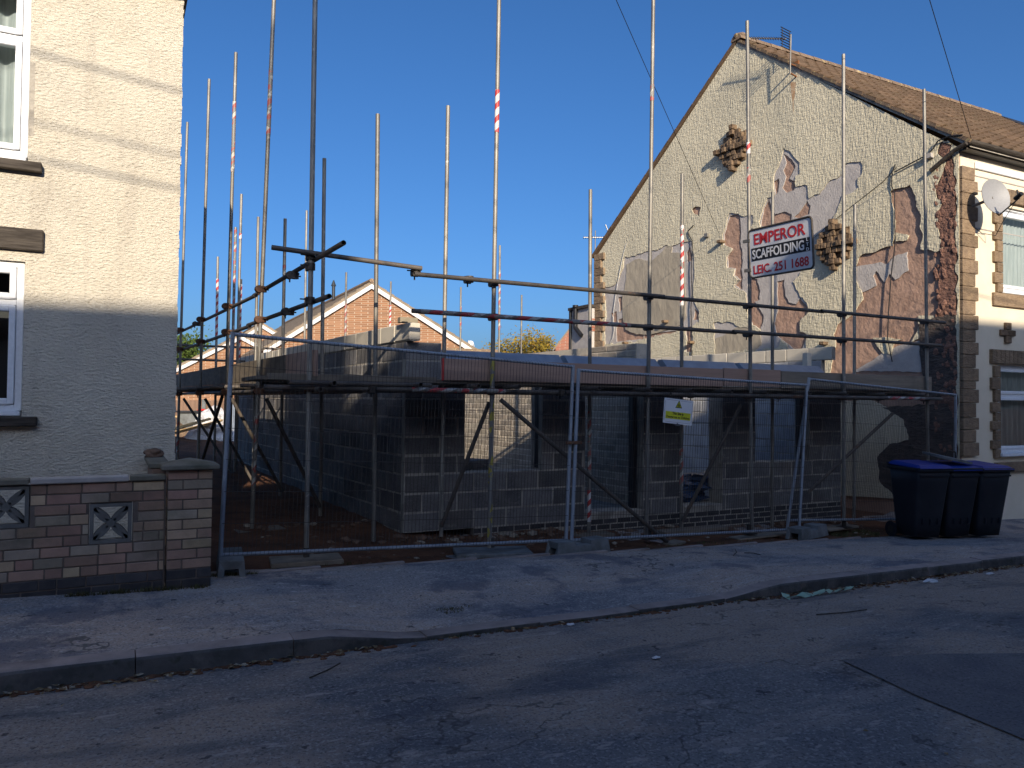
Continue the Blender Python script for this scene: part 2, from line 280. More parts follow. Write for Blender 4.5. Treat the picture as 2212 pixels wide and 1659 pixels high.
def stripemat(name, ca, cb_, period=.16, slant=1.0, axis='Z', gap=None, wear=.6):
    """diagonal tape bands wound round a tube"""
    m = bpy.data.materials.new(name); m.use_nodes = True; nt = m.node_tree; L = nt.links.new
    b = nt.nodes['Principled BSDF']; b.inputs['Roughness'].default_value = .5
    g = _n(nt, 'ShaderNodeNewGeometry'); sx = _n(nt, 'ShaderNodeSeparateXYZ'); L(g.outputs['Position'], sx.inputs[0])
    sn = _n(nt, 'ShaderNodeSeparateXYZ'); L(g.outputs['Normal'], sn.inputs[0])
    a = _n(nt, 'ShaderNodeMath', operation='ARCTAN2')
    if axis == 'Z': L(sn.outputs[0], a.inputs[0]); L(sn.outputs[1], a.inputs[1])
    else: L(sn.outputs[2], a.inputs[0]); L(sn.outputs[1], a.inputs[1])
    a2 = _n(nt, 'ShaderNodeMath', operation='DIVIDE'); L(a.outputs[0], a2.inputs[0]); a2.inputs[1].default_value = 2 * math.pi / slant
    z = _n(nt, 'ShaderNodeMath', operation='DIVIDE'); L(sx.outputs[2 if axis == 'Z' else 0], z.inputs[0]); z.inputs[1].default_value = period
    s = _n(nt, 'ShaderNodeMath', operation='ADD'); L(a2.outputs[0], s.inputs[0]); L(z.outputs[0], s.inputs[1])
    f = _n(nt, 'ShaderNodeMath', operation='FRACT'); L(s.outputs[0], f.inputs[0])
    r = _n(nt, 'ShaderNodeValToRGB'); r.color_ramp.interpolation = 'CONSTANT'; e = r.color_ramp.elements
    e[0].color = (*ca, 1); e[1].position = .45; e[1].color = (*cb_, 1)
    if gap:
        x = e.new(.78); x.color = (*gap, 1)
    L(f.outputs[0], r.inputs[0])
    nz = _n(nt, 'ShaderNodeTexNoise'); nz.inputs['Scale'].default_value = 11; nz.inputs['Detail'].default_value = 4; L(g.outputs['Position'], nz.inputs['Vector'])
    mr = _n(nt, 'ShaderNodeMapRange'); mr.inputs[1].default_value = wear; mr.inputs[2].default_value = wear + .03; L(nz.outputs['Fac'], mr.inputs[0])
    mx = _n(nt, 'ShaderNodeMix'); mx.data_type = 'RGBA'; mx.inputs[7].default_value = (.22, .205, .18, 1); L(r.outputs[0], mx.inputs[6]); L(mr.outputs[0], mx.inputs[0]); L(mx.outputs[2], b.inputs['Base Color'])
    return m
M['tape'] = stripemat('red_white_tape', (.50, .05, .045), (.66, .64, .60), .15, 1, wear=.62)
M['tape_worn'] = stripemat('worn_red_white_tape', (.38, .10, .08), (.50, .48, .42), .19, 1, gap=(.22, .205, .18), wear=.50)
M['tape_h'] = stripemat('worn_tape_on_rail', (.36, .045, .045), (.36, .35, .33), .34, 1, 'X', gap=(.12, .10, .085), wear=.53)
M['tape_y'] = stripemat('yellow_worn_bands', (.40, .33, .06), (.20, .19, .175), .55, 1, gap=(.20, .19, .175), wear=.50)

# unit pieces
def unit_block(name, mats, bevel=.03, jit=0, seed=1):
    b = MB().box((-.5, -.5, -.5), (.5, .5, .5))
    me = b.mesh(name, mats)
    return me
def chamfer_box_mesh(name, m, size, ch, rough=0, seed=0):
    x, y, z = (k / 2 for k in size); rnd = random.Random(seed)
    me = MB().box((-x, -y, -z), (x, y, z)).mesh(name, m)
    bm = bmesh.new(); bm.from_mesh(me)
    bmesh.ops.bevel(bm, geom=list(bm.edges), offset=ch, segments=1, affect='EDGES', clamp_overlap=True)
    for v in bm.verts:
        v.co += Vector((rnd.uniform(-1, 1), rnd.uniform(-1, 1), rnd.uniform(-1, 1))) * rough
    bm.to_mesh(me); bm.free(); return me

def put(name, me, parent, loc, rotz=0., rx=0., ry=0., scale=None):
    o = bpy.data.objects.new(name, me); COL.objects.link(o)
    if parent is not None:
        o.parent = parent
        if parent.parent is None: o.matrix_parent_inverse = Matrix.Translation(-parent.location)
        else: o.matrix_parent_inverse = Matrix()
    o.location = loc; o.rotation_euler = (rx, ry, rotz)
    if scale: o.scale = scale
    return o
def link(name, me, parent=None, loc=None):
    return put(name, me, parent, loc if loc is not None else (0, 0, 0))

def zk(x): return -1.515 - .0165 * x            # kerb top
def zg(x): return -1.640 - .0145 * x            # gutter
def zb(x): return -1.45 - .034 * x              # back of the pavement
def sstep(a, b, x):
    t = max(0, min(1, (x - a) / (b - a))); return t * t * (3 - 2 * t)
def drop(x): return sstep(1.2, 2.0, x) * (1 - sstep(4.6, 5.5, x))      # lowered kerb
def zkt(x): return zk(x) * (1 - drop(x)) + (zg(x) + .03) * drop(x)
KY0, KY1 = 5.08, 5.22
def zpave(x, y):
    k = (y - KY1) / (6.95 - KY1); k = max(0, k)
    return zkt(x) * (1 - sstep(0, 1, min(1, k))) + zb(x) * sstep(0, 1, min(1, k)) + (max(0, k - 1)) * .01
def zsite(x, y):
    base = zb(min(x, 13)) + .0 + .018 * max(0, y - 8.0) * (1 - sstep(3, 8, x)) * 1.5
    return base - .035 + .05 * mnoise.noise(Vector((x * .9, y * .9, 0))) + .03 * mnoise.noise(Vector((x * 3, y * 3, 5)))

# ------------------------------------------------------------------ ground
def grid(name, xs, ys, fz, m, k='structure'):
    vs_ = [(x, y, fz(x, y)) for y in ys for x in xs]; n = len(xs)
    fs = [(j * n + i, j * n + i + 1, (j + 1) * n + i + 1, (j + 1) * n + i) for j in range(len(ys) - 1) for i in range(n - 1)]
    o = MB().add(vs_, fs, True).build(name, m); o['kind'] = k; return o
def fr(a, b, s):
    n = int(round((b - a) / s)); return [a + (b - a) * i / n for i in range(n + 1)]
far = [-1500, -400, -120, -50, -25]
grid('ground', far + fr(-14, 44, 2) + [60, 120, 400, 1500], [-1500, -400, -100, -40, -12, 30, 60, 120, 400, 1500], lambda x, y: -2.6 - .4 * (abs(x) > 100 or abs(y) > 60), M['soil'])
def zroad(x, y):
    c = zg(x) + .10 * (1 - ((y - 2.3) / 2.8) ** 2)
    return c + .006 * mnoise.noise(Vector((x * 1.2, y * 1.2, 0)))
XL = [-60, -40, -25, -14, -9, -6] + fr(-4, 16, .2) + [17, 18, 20, 23, 26, 30, 36, 45, 60, 90]
ZL = lambda x: max(min(x, 60), -40)
grid('road', XL, fr(-.55, KY0, .28), lambda x, y: zroad(ZL(x), y), M['asphalt'])
grid('pavement', XL, [KY1, 5.3, 5.4, 5.55, 5.75, 6, 6.25, 6.5, 6.75, 6.97, 7.15, 7.5, 8.2, 9], lambda x, y: zpave(ZL(x), y) - (.06 if (y > 7.1 and .6 < x < 12.2) else 0), M['pave'])
grid('far_pavement', [-60, -20, 0, 20, 60, 90], [-6.4, -2.6, -.55], lambda x, y: zg(ZL(x)) + .10, M['pave'])
grid('site_ground', fr(.62, 12.4, .18), fr(7.02, 31, .25), lambda x, y: zsite(x, y) if y > 7.1 else zb(x) - .004 + .0 * y, M['soil'])
grid('back_land', [-60, -30, -10, 0.6, 4, 8, 12.4, 20, 40, 80, 140], [8.5, 12, 20, 27, 34, 45, 60, 90, 140], lambda x, y: (-1.6 if y > 30.5 or x < .6 else -2.3), M['soil_pale'])
# newer tarmac reinstatement on the road, right foreground
po = MB(); P_ = [(onZ(a, b, -1.68)) for a, b in ((1820, 1452), (2030, 1435), (2400, 1430), (2700, 1600), (2212, 1640), (1985, 1540))]
pl = [(p.x, p.y) for p in P_]
def fan(poly, fz, m, name, dz=.004, par=None):
    bm = bmesh.new(); vv = [bm.verts.new((x, y, 0)) for x, y in poly]; f = bm.faces.new(vv)
    bmesh.ops.triangulate(bm, faces=[f])
    for _ in range(3): bmesh.ops.subdivide_edges(bm, edges=[e for e in bm.edges if e.calc_length() > .25], cuts=1)
    bmesh.ops.triangulate(bm, faces=bm.faces)
    for v in bm.verts: v.co.z = fz(v.co.x, v.co.y) + dz
    me = bpy.data.meshes.new(name); bm.to_mesh(me); bm.free(); me.materials.append(m)
    o = put(name, me, par, (0, 0, 0)); return o
kind(fan(pl, zroad, M['patchroad'], 'road_patch', .009), 'structure')
# kerb stones
kt = bpy.data.objects.new('kerb', None); COL.objects.link(kt); kt['kind'] = 'structure'; kt.location = (0, 5.1, -1.6)
L0 = .915
for i in range(-4, 26):
    x0 = .15 + i * L0 + .003; x1 = x0 + L0 - .006; n = 4; b = MB(); vs_ = []
    xs = [x0 + (x1 - x0) * j / n for j in range(n + 1)]; jy = random.uniform(-.006, .006); jz = random.uniform(-.004, .005)
    for x in xs:
        zt = zkt(x) + jz; r_ = .022 if drop(x) < .5 else .008
        prof = [(KY0 + jy, zg(x) - .15), (KY0 + jy, zt - r_), (KY0 + jy + r_ * .3, zt - r_ * .3), (KY0 + jy + r_, zt), (KY1, zt + .002), (KY1, zt - .2)]
        vs_ += [(x, y + .004 * mnoise.noise(Vector((x * 9, z * 20, i))), z + .003 * mnoise.noise(Vector((x * 7, y * 9, i)))) for y, z in prof]
    k = 6; fs = [(j * k + a, (j + 1) * k + a, (j + 1) * k + a + 1, j * k + a + 1) for j in range(n) for a in range(k - 1)] + [tuple(range(k)), tuple(range(n * k, n * k + k))[::-1]]
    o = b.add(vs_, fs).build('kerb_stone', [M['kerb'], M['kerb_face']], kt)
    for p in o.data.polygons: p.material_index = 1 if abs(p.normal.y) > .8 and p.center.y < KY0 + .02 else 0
# concrete edging along the back of the pavement at the site
et = bpy.data.objects.new('path_edging', None); COL.objects.link(et); et['kind'] = 'structure'; et.location = (3, 6.98, -1.6)
x = .85
while x < 8.6:
    l = random.uniform(.55, .9); dy = random.uniform(-.012, .012)
    MB().box((x, 6.955 + dy, zb(x) - .1), (x + l - .015, 7.005 + dy, zb(x + l / 2) + .012)).build('edging_stone', M['kerb'], et, bevel=.006); x += l

# ------------------------------------------------------------------ masonry
def wall_units(parent, p0, d, length, z0, n, cell, thick, mesh_name, me_full, openings=(), limit=9999, half=.5, startshift=0, seed=1, skiptest=None, stuffmat=None, jit=.003, cap_end=None):
    """lay units course by course along direction d; openings: (s0, s1, za, zb)."""
    rnd = random.Random(seed); L_, H_ = cell; d = Vector(d).normalized(); ang = math.atan2(d.y, d.x); nrm = Vector((-d.y, d.x, 0))
    cnt = 0; st = MB()
    for c in range(n):
        za = z0 + c * H_; zb_ = za + H_; s = -(L_ * half if (c + startshift) % 2 else 0)
        spans = []
        while s < length:
            a, b = max(s, 0), min(s + L_, length); s += L_
            segs = [(a, b)]
            for (o0, o1, oza, ozb) in openings:
                if oza < (za + zb_) / 2 < ozb:
                    ns_ = []
                    for (p, q) in segs:
                        if q <= o0 or p >= o1: ns_.append((p, q)); continue
                        if p < o0: ns_.append((p, o0))
                        if q > o1: ns_.append((o1, q))
                    segs = ns_
            spans += segs
        for a, b in spans:
            if b - a < .04: continue
            if skiptest and skiptest((a + b) / 2, (za + zb_) / 2): continue
            w_ = b - a - rnd.uniform(.008, .018); h_ = H_ - rnd.uniform(.009, .017)
            c_ = Vector(p0) + d * ((a + b) / 2) + nrm * (thick / 2 + rnd.uniform(-jit, jit)); c_.z = (za + zb_) / 2 + rnd.uniform(-.0015, .0015)
            if cnt < limit:
                put(mesh_name, me_full, parent, c_, ang, 0, 0, (w_, thick, h_)); cnt += 1
            else:
                m4 = Matrix.Translation(c_) @ Matrix.Rotation(ang, 4, 'Z'); st.box((-w_/2, -thick/2, -h_/2), (w_/2, thick/2, h_/2), m4)
    if st.v: kind(st.build(mesh_name + '_rows', stuffmat, parent), 'stuff')
    return cnt
def core(name, parent, p0, d, length, z0, z1, thick, inset, m, openings=()):
    """mortar body a little behind the unit faces, cut round the openings"""
    d = Vector(d).normalized(); nrm = Vector((-d.y, d.x, 0)); b = MB()
    sx = sorted({0, length} | {o[0] for o in openings} | {o[1] for o in openings}); zz = sorted({z0, z1} | {min(max(o[2], z0), z1) for o in openings} | {min(max(o[3], z0), z1) for o in openings})
    m4 = Matrix(((d.x, nrm.x, 0, p0[0]), (d.y, nrm.y, 0, p0[1]), (0, 0, 1, 0), (0, 0, 0, 1)))
    for a, c in zip(sx, sx[1:]):
        for e, g in zip(zz, zz[1:]):
            if g - e < 1e-4: continue
            if any(o[0] < (a + c) / 2 < o[1] and o[2] < (e + g) / 2 < o[3] for o in openings): continue
            a_ = a + (inset if a == 0 or any(abs(a - o[1]) < 1e-6 for o in openings) else 0); c_ = c - (inset if c == length or any(abs(c - o[0]) < 1e-6 for o in openings) else 0)
            b.box((a_, inset, e), (c_, thick - inset, g - (inset if g == z1 else 0)), m4)
    return b.build(name, m, parent)

def unitmesh(name, m, rx=.02, ry=.06, rz=.05, rough=0, seed=0):
    """unit cube with chamfers that survive scaling to a masonry unit"""
    rnd = random.Random(seed); v = []
    for sz in (-1, 1):
        for sy in (-1, 1):
            for sx in (-1, 1):
                v.append((sx * .5, sy * (.5 - ry), sz * (.5 - rz))); v.append((sx * (.5 - rx), sy * .5, sz * (.5 - rz))); v.append((sx * (.5 - rx), sy * (.5 - ry), sz * .5))
    bm = bmesh.new(); vs_ = [bm.verts.new(Vector(p) + Vector((rnd.uniform(-1, 1), rnd.uniform(-1, 1), rnd.uniform(-1, 1))) * rough) for p in v]
    bmesh.ops.convex_hull(bm, input=vs_)
    bmesh.ops.dissolve_limit(bm, angle_limit=.02, verts=bm.verts, edges=bm.edges)
    bmesh.ops.recalc_face_normals(bm, faces=bm.faces)
    me = bpy.data.meshes.new(name); bm.to_mesh(me); bm.free(); me.materials.append(m); return me
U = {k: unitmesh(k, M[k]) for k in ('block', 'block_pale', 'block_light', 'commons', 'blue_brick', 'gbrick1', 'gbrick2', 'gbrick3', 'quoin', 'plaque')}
U['commons'] = unitmesh('commons', M['commons'], .03, .05, .08, .012, 3)

FX, FY = 3.045, 8.60
ZB = -1.536
bld = thing('half_built_house', 'half-built grey concrete block house with no roof behind the scaffolding and mesh fence', 'building', (6.7, 8.6, -1.55))
# front wall: openings given along x from the corner
def sx_(x): return x - FX
OPN = [(sx_(3.82), sx_(4.90), -.861, .45), (sx_(5.56), sx_(6.51), -1.45, .45), (sx_(7.15), sx_(7.94), -1.45, .45), (sx_(8.59), sx_(9.73), -.861, .45)]
LEN = 10.45 - FX
fw = core('front_wall', bld, (FX, FY, 0), (1, 0, 0), LEN, ZB, .489 + .0, .30, .003, M['mortar'], OPN)
wall_units(fw, (FX, FY, 0), (1, 0, 0), LEN, ZB, 9, (.45, .225), .10, 'block', U['block'], OPN, seed=3)
wall_units(fw, (FX, FY + .20, 0), (1, 0, 0), LEN, ZB, 9, (.45, .225), .10, 'block', U['block'], OPN, limit=60, seed=4, stuffmat=M['block'], startshift=1)
# raised corner pier above
cp = core('corner_pier', bld, (FX, FY, 0), (1, 0, 0), .46, .489, .714, .30, .006, M['mortar'])
wall_units(cp, (FX, FY, 0), (1, 0, 0), .46, .489, 1, (.45, .225), .10, 'block', U['block'])
# blue brick plinth under the front wall
pw = core('brick_plinth', bld, (FX + .9, FY + .002, 0), (1, 0, 0), LEN - .9, ZB - .45, ZB, .30, .003, M['mortar'])
wall_units(pw, (FX + .9, FY + .0, 0), (1, 0, 0), LEN - .9, ZB - .45, 6, (.225, .075), .10, 'brick', U['blue_brick'], skiptest=lambda s, z: z < zb(FX + .9 + s) - .16, seed=8)
# left side wall, along D2
LW = 9.3
lw = core('left_wall', bld, (FX, FY, 0), D2, LW, ZB, .714, -.30, .0, M['mortar']) if False else None
def side_core(name, x0, y0, length, z0, z1, t, m, inset=.004):
    b = MB(); m4 = Matrix(((D2.x, N2.x, 0, x0), (D2.y, N2.y, 0, y0), (0, 0, 1, 0), (0, 0, 0, 1)))
    b.box((inset, inset, z0), (length - inset, t - inset, z1 - inset), m4); return b.build(name, m, bld)
def side_units(parent, x0, y0, length, z0, n, cell, t, nm, me, limit=999, seed=1, sm=None, off=0, startshift=0, skiptest=None, s0=0):
    # laid from the near end; unit outer face is the side plane (offset off towards +x)
    rnd = random.Random(seed); L_, H_ = cell; cnt = 0; st = MB(); ang = math.atan2(D2.y, D2.x); lst = []
    for c in range(n):
        s = s0 - (L_ * .5 if (c + startshift) % 2 else 0)
        while s < length:
            a, b = max(s, s0), min(s + L_, length); s += L_
            if b - a > .05 and not (skiptest and skiptest((a + b) / 2, z0 + (c + .5) * H_)): lst.append((a, b, c))
    lst.sort(key=lambda q: q[0])
    for a, b, c in lst:
        w_ = b - a - rnd.uniform(.008, .018); h_ = H_ - rnd.uniform(.009, .017); p = S2(x0, y0, (a + b) / 2, off + t / 2 + rnd.uniform(-.003, .003), z0 + (c + .5) * H_)
        if cnt < limit: put(nm, me, parent, p, ang, 0, 0, (w_, t, h_)); cnt += 1
        else: st.box((-w_/2, -t/2, -h_/2), (w_/2, t/2, h_/2), Matrix.Translation(p) @ Matrix.Rotation(ang, 4, 'Z'))
    if st.v: kind(st.build(nm + '_rows', sm, parent), 'stuff')
lw = side_core('left_wall', FX, FY + .10, LW, ZB - .3, .714, .30, M['mortar'])
side_units(lw, FX, FY + .10, LW, ZB - .225, 11, (.45, .225), .10, 'block', U['block'], limit=200, sm=M['block'], seed=11, startshift=1, s0=.0)
side_units(lw, FX, FY + .10, LW, ZB, 10, (.45, .225), .10, 'block', U['block'], limit=0, sm=M['block'], seed=12, off=.2)
# top course of pale blocks on the left wall, with a loose half brick on the near end
tc = side_core('top_course', FX, FY - .13, LW, .714, .92, .14, M['mortar'], .012)
side_units(tc, FX - .0, FY - .13, LW, .714, 1, (.45, .215), .14, 'block', U['block_pale'], seed=13)
tag(MB().box((-.11, -.05, 0), (.11, .05, .065)).build('loose_brick', M['gbrick3'], bevel=.004, loc=(FX + .04, FY + .05, .931)), 'loose dark brick lying on the near end of the pale top course of blocks', 'brick')
# internal wall of grey common bricks
IX, IY, IL = 6.62, 8.92, 8.0
iw = side_core('inner_wall', IX, IY, IL, -1.5, .87, .215, M['mortar_pale'], .005)
side_units(iw, IX, IY, IL, -1.5, 24, (.45, .0988), .10, 'flat_block', U['commons'], limit=296, sm=M['commons'], seed=21, skiptest=lambda s, z: (s > 1.0 and z > .78))
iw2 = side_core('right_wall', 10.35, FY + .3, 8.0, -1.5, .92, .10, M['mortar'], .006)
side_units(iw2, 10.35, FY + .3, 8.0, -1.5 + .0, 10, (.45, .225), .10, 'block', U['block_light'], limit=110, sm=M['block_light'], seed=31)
tc2 = side_core('top_course', 10.36, FY + .1, 7.0, .75, .97, .10, M['mortar'], .006)
side_units(tc2, 10.36, FY + .1, 7.0, .75, 1, (.45, .22), .10, 'block', U['block_pale'], seed=33, s0=.0)
# rear wall closing the rooms
rw = core('rear_wall', bld, S2(FX, FY, 8.9), (1, 0, 0), 7.4, -1.5, .264, .10, .006, M['mortar'])
wall_units(rw, S2(FX, FY, 8.9), (1, 0, 0), 7.4, -1.5, 8, (.45, .22), .10, 'block', U['block'], limit=60, stuffmat=M['block'], seed=41)
# short block piers seen above the deck at the right
for (px, py, h) in ((10.02, 8.9, .86), (9.35, 8.95, .62)):
    MB().box((px, py, .45), (px + .1, py + .1, h)).build('pier_block', M['block_pale'], bld, bevel=.004)
MB().box((FX + .31, FY + .31, -1.56), (10.3, FY + 8.6, -1.47)).build('floor_slab', M['concrete'], bld)
# steel lintels over the openings: sloped front flange on the outer leaf
for (xa, xb_) in ((3.5, 5.2), (5.28, 6.78), (6.9, 8.25), (8.35, 10.05)):
    z0 = .494; y0 = FY - .012; b = MB()
    prof = [(y0, z0), (y0, z0 + .035), (y0 + .11, z0 + .14), (y0 + .2, z0 + .14), (y0 + .31, z0 + .02), (y0 + .31, z0)]
    b.prism([(xa, y, z) for y, z in prof], (xb_ - xa, 0, 0)); b.build('steel_lintel', M['lintelsteel'], bld, bevel=.004)
# dark cavity closers beside the openings
for x0 in (4.90, 6.40, 7.95, 9.64):
    MB().box((x0 - .0, FY + .103, -1.44 if x0 in (6.40, 7.95) else -.84), (x0 + .075, FY + .197, .44)).build('cavity_closer', M['blackp'], bld)
for xa, xb_, z in ((5.5, 6.6, -1.45), (7.1, 8.0, -1.45)):
    MB().box((xa + .07, FY - .012, z - .02), (xb_ - .07, FY + .30, z + .006)).build('threshold', M['mortar'], bld)
# debris behind the openings
pb = MB()
for i in range(9): pb.blob((7.72 + .05 * i % .5, FY + .5 + .09 * (i % 4), -1.38 + .035 * i), .21, i, 2, .8, (1.3, 1, .35))
tag(pb.build('plastic_sheet', M['poly']), 'crumpled blue-black polythene sheeting heaped inside the doorway', 'plastic sheet')
bs = MB(); [bs.box((0, 0, i * .10), (.44, .3, i * .10 + .095), Matrix.Translation((4.0 + .03 * i, FY + .42, -1.25)) @ Matrix.Rotation(.15 * i, 4, 'Z')) for i in range(5)]
tag(bs.build('block_stack', M['block'], bevel=.004), 'grey blocks stacked behind the big window opening', 'blocks')

# ------------------------------------------------------------------ scaffold
scf = thing('scaffold', 'tube and coupler scaffold with tall poles standing round the half-built block house', 'scaffolding', (1.7, 7.5, -1.55))
RT = .0242
def pole(p, z0, z1, tapes=(), lean=(0, 0), m=None, name='pole'):
    a = Vector((p[0] - lean[0], p[1] - lean[1], z0)); b = Vector((p[0] + lean[0], p[1] + lean[1], z1))
    o = MB().tube(a, b, RT, 12, hollow=False).build(name, m or M['galv'], scf)
    for (ta, tb, tm) in tapes:
        f = lambda z: a.lerp(b, (z - z0) / (z1 - z0))
        MB().tube(f(ta), f(tb), RT + .0022, 12, caps=False).build('tape', M[tm], o)
    return o
def clamp(p, axis=(1, 0, 0), name='coupler', m='darkclamp', s=1.2):
    ax = Vector(axis).normalized(); up = Vector((0, 0, 1)); sd = ax.cross(up)
    b = MB(); c = Vector(p)
    m4 = Matrix(((ax.x, sd.x, 0, c.x), (ax.y, sd.y, 0, c.y), (0, 0, 1, c.z), (0, 0, 0, 1)))
    b.tube(c - up * .028 * s, c + up * .028 * s, .036 * s, 10)
    c2 = c + sd * -.052
    b.tube(c2 - ax * .028 * s, c2 + ax * .028 * s, .036 * s, 10)
    b.box((-.03, -.05, -.03), (.03, .03, .03), m4)
    b.tube(c + ax * .02 - sd * .0 , c + ax * .02 + sd * .07, .008, 6); b.tube(c2 + up * .03, c2 - up * .075, .008, 6); b.tube(c + ax * -.055 + up * .01, c + ax * -.10 + up * .01, .007, 6)
    b.box((-.055, -.02, .005), (-.03, .035, .022), m4)
    return b.build(name, M[m], scf)
SY = 7.5
front = [(1.68, -1.53, 4.8), (3.66, -1.58, 5.2), (5.76, -1.62, 5.6), (7.38, -1.67, 5.06), (9.17, -1.7, 5.02), (11.0, -1.78, 4.87)]
ftap = {1: [(2.95, 3.42, 'tape'), (-1.45, .5, 'tape_y')], 3: [(2.92, 3.12, 'tape_worn'), (3.3, 3.45, 'tape')], 2: [(3.7, 3.9, 'tape_worn')]}
lean = [(.0, 0), (.028, 0), (.035, 0), (-.05, 0), (.0, 0), (-.035, 0)]
for i, (x, z0, z1) in enumerate(front): pole((x, SY), z0, z1, ftap.get(i, ()), lean[i])
LO = [(1.9, -1.5, 5.4), (3.86, -1.4, 4.90), (5.95, -1.35, 5.27), (8.2, -1.3, 5.25)]
LOY = [(t, S2(1.68, 7.5, t)) for t, _, _ in LO]
ltap = [[(3.15, 3.95, 'tape_worn'), (-1.0, -.1, 'tape_worn')], [(3.2, 4.2, 'tape_worn')], [], [(-1.1, -.3, 'tape_worn')]]
for (t, z0, z1), (tt, p), tp, ln_ in zip(LO, LOY, ltap, (.08, .03, .03, .03)): pole(p, z0, z1, tp, (ln_, 0))
inner = [((2.57, 8.25), 3.20, ()), ((3.39, 8.25), 3.45, ()), ((5.39, 8.25), 2.74, [(-.9, -.1, 'tape_worn'), (-1.5, -1.1, 'tape')]), ((6.88, 8.25), 3.16, [(1.35, 2.45, 'tape'), (-1.2, -.6, 'tape_worn')]), ((8.57, 8.25), 3.14, ()), ((10.33, 8.25), 3.18, ()),
         ((2.39, 9.95), 3.15, ()), ((2.26, 11.87), 2.75, [(1.9, 2.05, 'tape_worn')]), ((2.14, 13.61), 3.13, ()), ((2.04, 15.0), 3.84, [(3.0, 3.1, 'tape')]), ((1.97, 15.15), 3.24, [(1.2, 3.2, 'tape_worn')]), ((2.2, 16.0), 2.4, [(.8, 2.3, 'tape')]), ((1.80, 16.2), 2.84, [(1.2, 2.4, 'tape')]),
         ((3.72, 17.11), 4.2, ()), ((4.79, 17.71), 3.01, [(1.5, 2.3, 'tape_worn')]), ((5.11, 16.40), 3.96, [(1.2, 3.2, 'tape_worn')]), ((6.34, 19.16), 3.12, [(1.3, 2.5, 'tape')]), ((7.98, 18.32), 2.99, [(1.8, 2.5, 'tape_worn')]), ((7.53, 15.16), 3.47, [(1.6, 2.9, 'tape_worn')]), ((9.38, 17.59), 2.8, ())]
for p, z1, tp in inner: pole(p, zsite(p[0], p[1]) + .03, z1, tp, (random.uniform(-.012, .02), 0))
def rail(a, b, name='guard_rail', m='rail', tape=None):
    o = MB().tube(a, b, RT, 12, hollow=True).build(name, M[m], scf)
    if tape:
        a = Vector(a); b = Vector(b); MB().tube(a.lerp(b, tape[0]), a.lerp(b, tape[1]), RT + .002, 12, caps=False).build('tape', M[tape[2]], o)
    return o
YR = SY - .052
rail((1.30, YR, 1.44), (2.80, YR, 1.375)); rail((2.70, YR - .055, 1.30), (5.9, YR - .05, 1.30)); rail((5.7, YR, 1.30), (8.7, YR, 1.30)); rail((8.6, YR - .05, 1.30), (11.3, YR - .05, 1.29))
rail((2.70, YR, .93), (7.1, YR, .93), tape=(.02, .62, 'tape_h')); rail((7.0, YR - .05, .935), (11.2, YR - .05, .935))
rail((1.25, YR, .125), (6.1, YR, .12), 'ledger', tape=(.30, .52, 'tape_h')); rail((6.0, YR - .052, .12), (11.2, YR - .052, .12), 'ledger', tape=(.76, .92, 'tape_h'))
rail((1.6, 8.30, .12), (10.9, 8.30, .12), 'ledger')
# left run rails stick out towards the street
def lrail(ta, tb, z, off=-.05, nm='guard_rail', sag=0):
    a = S2(1.68, 7.5, ta, off, z); b = S2(1.68, 7.5, tb, off, z + sag); return rail(a, b, nm)
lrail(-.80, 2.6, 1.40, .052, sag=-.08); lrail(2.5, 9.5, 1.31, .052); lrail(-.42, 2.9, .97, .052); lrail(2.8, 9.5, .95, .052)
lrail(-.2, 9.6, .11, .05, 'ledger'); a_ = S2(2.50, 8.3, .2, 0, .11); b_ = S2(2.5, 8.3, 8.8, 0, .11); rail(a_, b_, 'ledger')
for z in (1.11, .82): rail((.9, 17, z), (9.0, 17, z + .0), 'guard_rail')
for z in (1.5,): pass
# couplers
for i, (x, z0, z1) in enumerate(front):
    for z in ((1.30, .93, .12) if i else (1.40, 1.30, .97, .12)): clamp((x, SY, z), (1, 0, 0), m=('darkclamp' if z > .5 else 'rustclamp'))
for t, p in LOY:
    for z in (1.31, .95, .11): clamp((p.x, p.y, z), D2, m='rustclamp')
clamp((2.76, YR + .05, 1.34)); clamp((3.35, YR + .02, 1.31)); clamp(S2(1.68, 7.5, .75, .052, 1.32), D2, m='darkclamp'); clamp(S2(1.68, 7.5, .9, .052, .95), D2, m='darkclamp'); clamp(S2(1.68, 7.5, 6.7, .052, 1.30), D2)
for x in (2.3, 4.5, 6.4, 7.9, 9.9): clamp((x, YR, .12), (1, 0, 0), m='darkclamp')
# transoms across the front deck, round ends towards the street
for x in (1.85, 2.75, 3.40, 3.85, 4.85, 5.62, 6.25, 6.9, 7.55, 8.3, 9.0, 9.8, 10.7):
    dx = random.uniform(-.05, .05)
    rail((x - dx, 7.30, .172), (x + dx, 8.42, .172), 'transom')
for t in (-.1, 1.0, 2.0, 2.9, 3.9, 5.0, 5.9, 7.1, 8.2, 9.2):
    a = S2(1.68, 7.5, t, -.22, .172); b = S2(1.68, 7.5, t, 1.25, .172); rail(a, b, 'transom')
# braces
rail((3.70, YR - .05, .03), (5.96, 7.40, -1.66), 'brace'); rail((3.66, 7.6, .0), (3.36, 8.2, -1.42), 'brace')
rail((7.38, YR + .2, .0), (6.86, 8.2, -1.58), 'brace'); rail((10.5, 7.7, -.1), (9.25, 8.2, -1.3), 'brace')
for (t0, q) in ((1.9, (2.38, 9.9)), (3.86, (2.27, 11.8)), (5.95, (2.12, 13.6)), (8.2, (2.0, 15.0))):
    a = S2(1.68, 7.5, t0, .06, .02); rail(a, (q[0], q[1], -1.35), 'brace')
rail(S2(1.68, 7.5, 3.9, -.06, .05), S2(1.68, 7.5, 5.9, -.06, -1.3), 'brace')
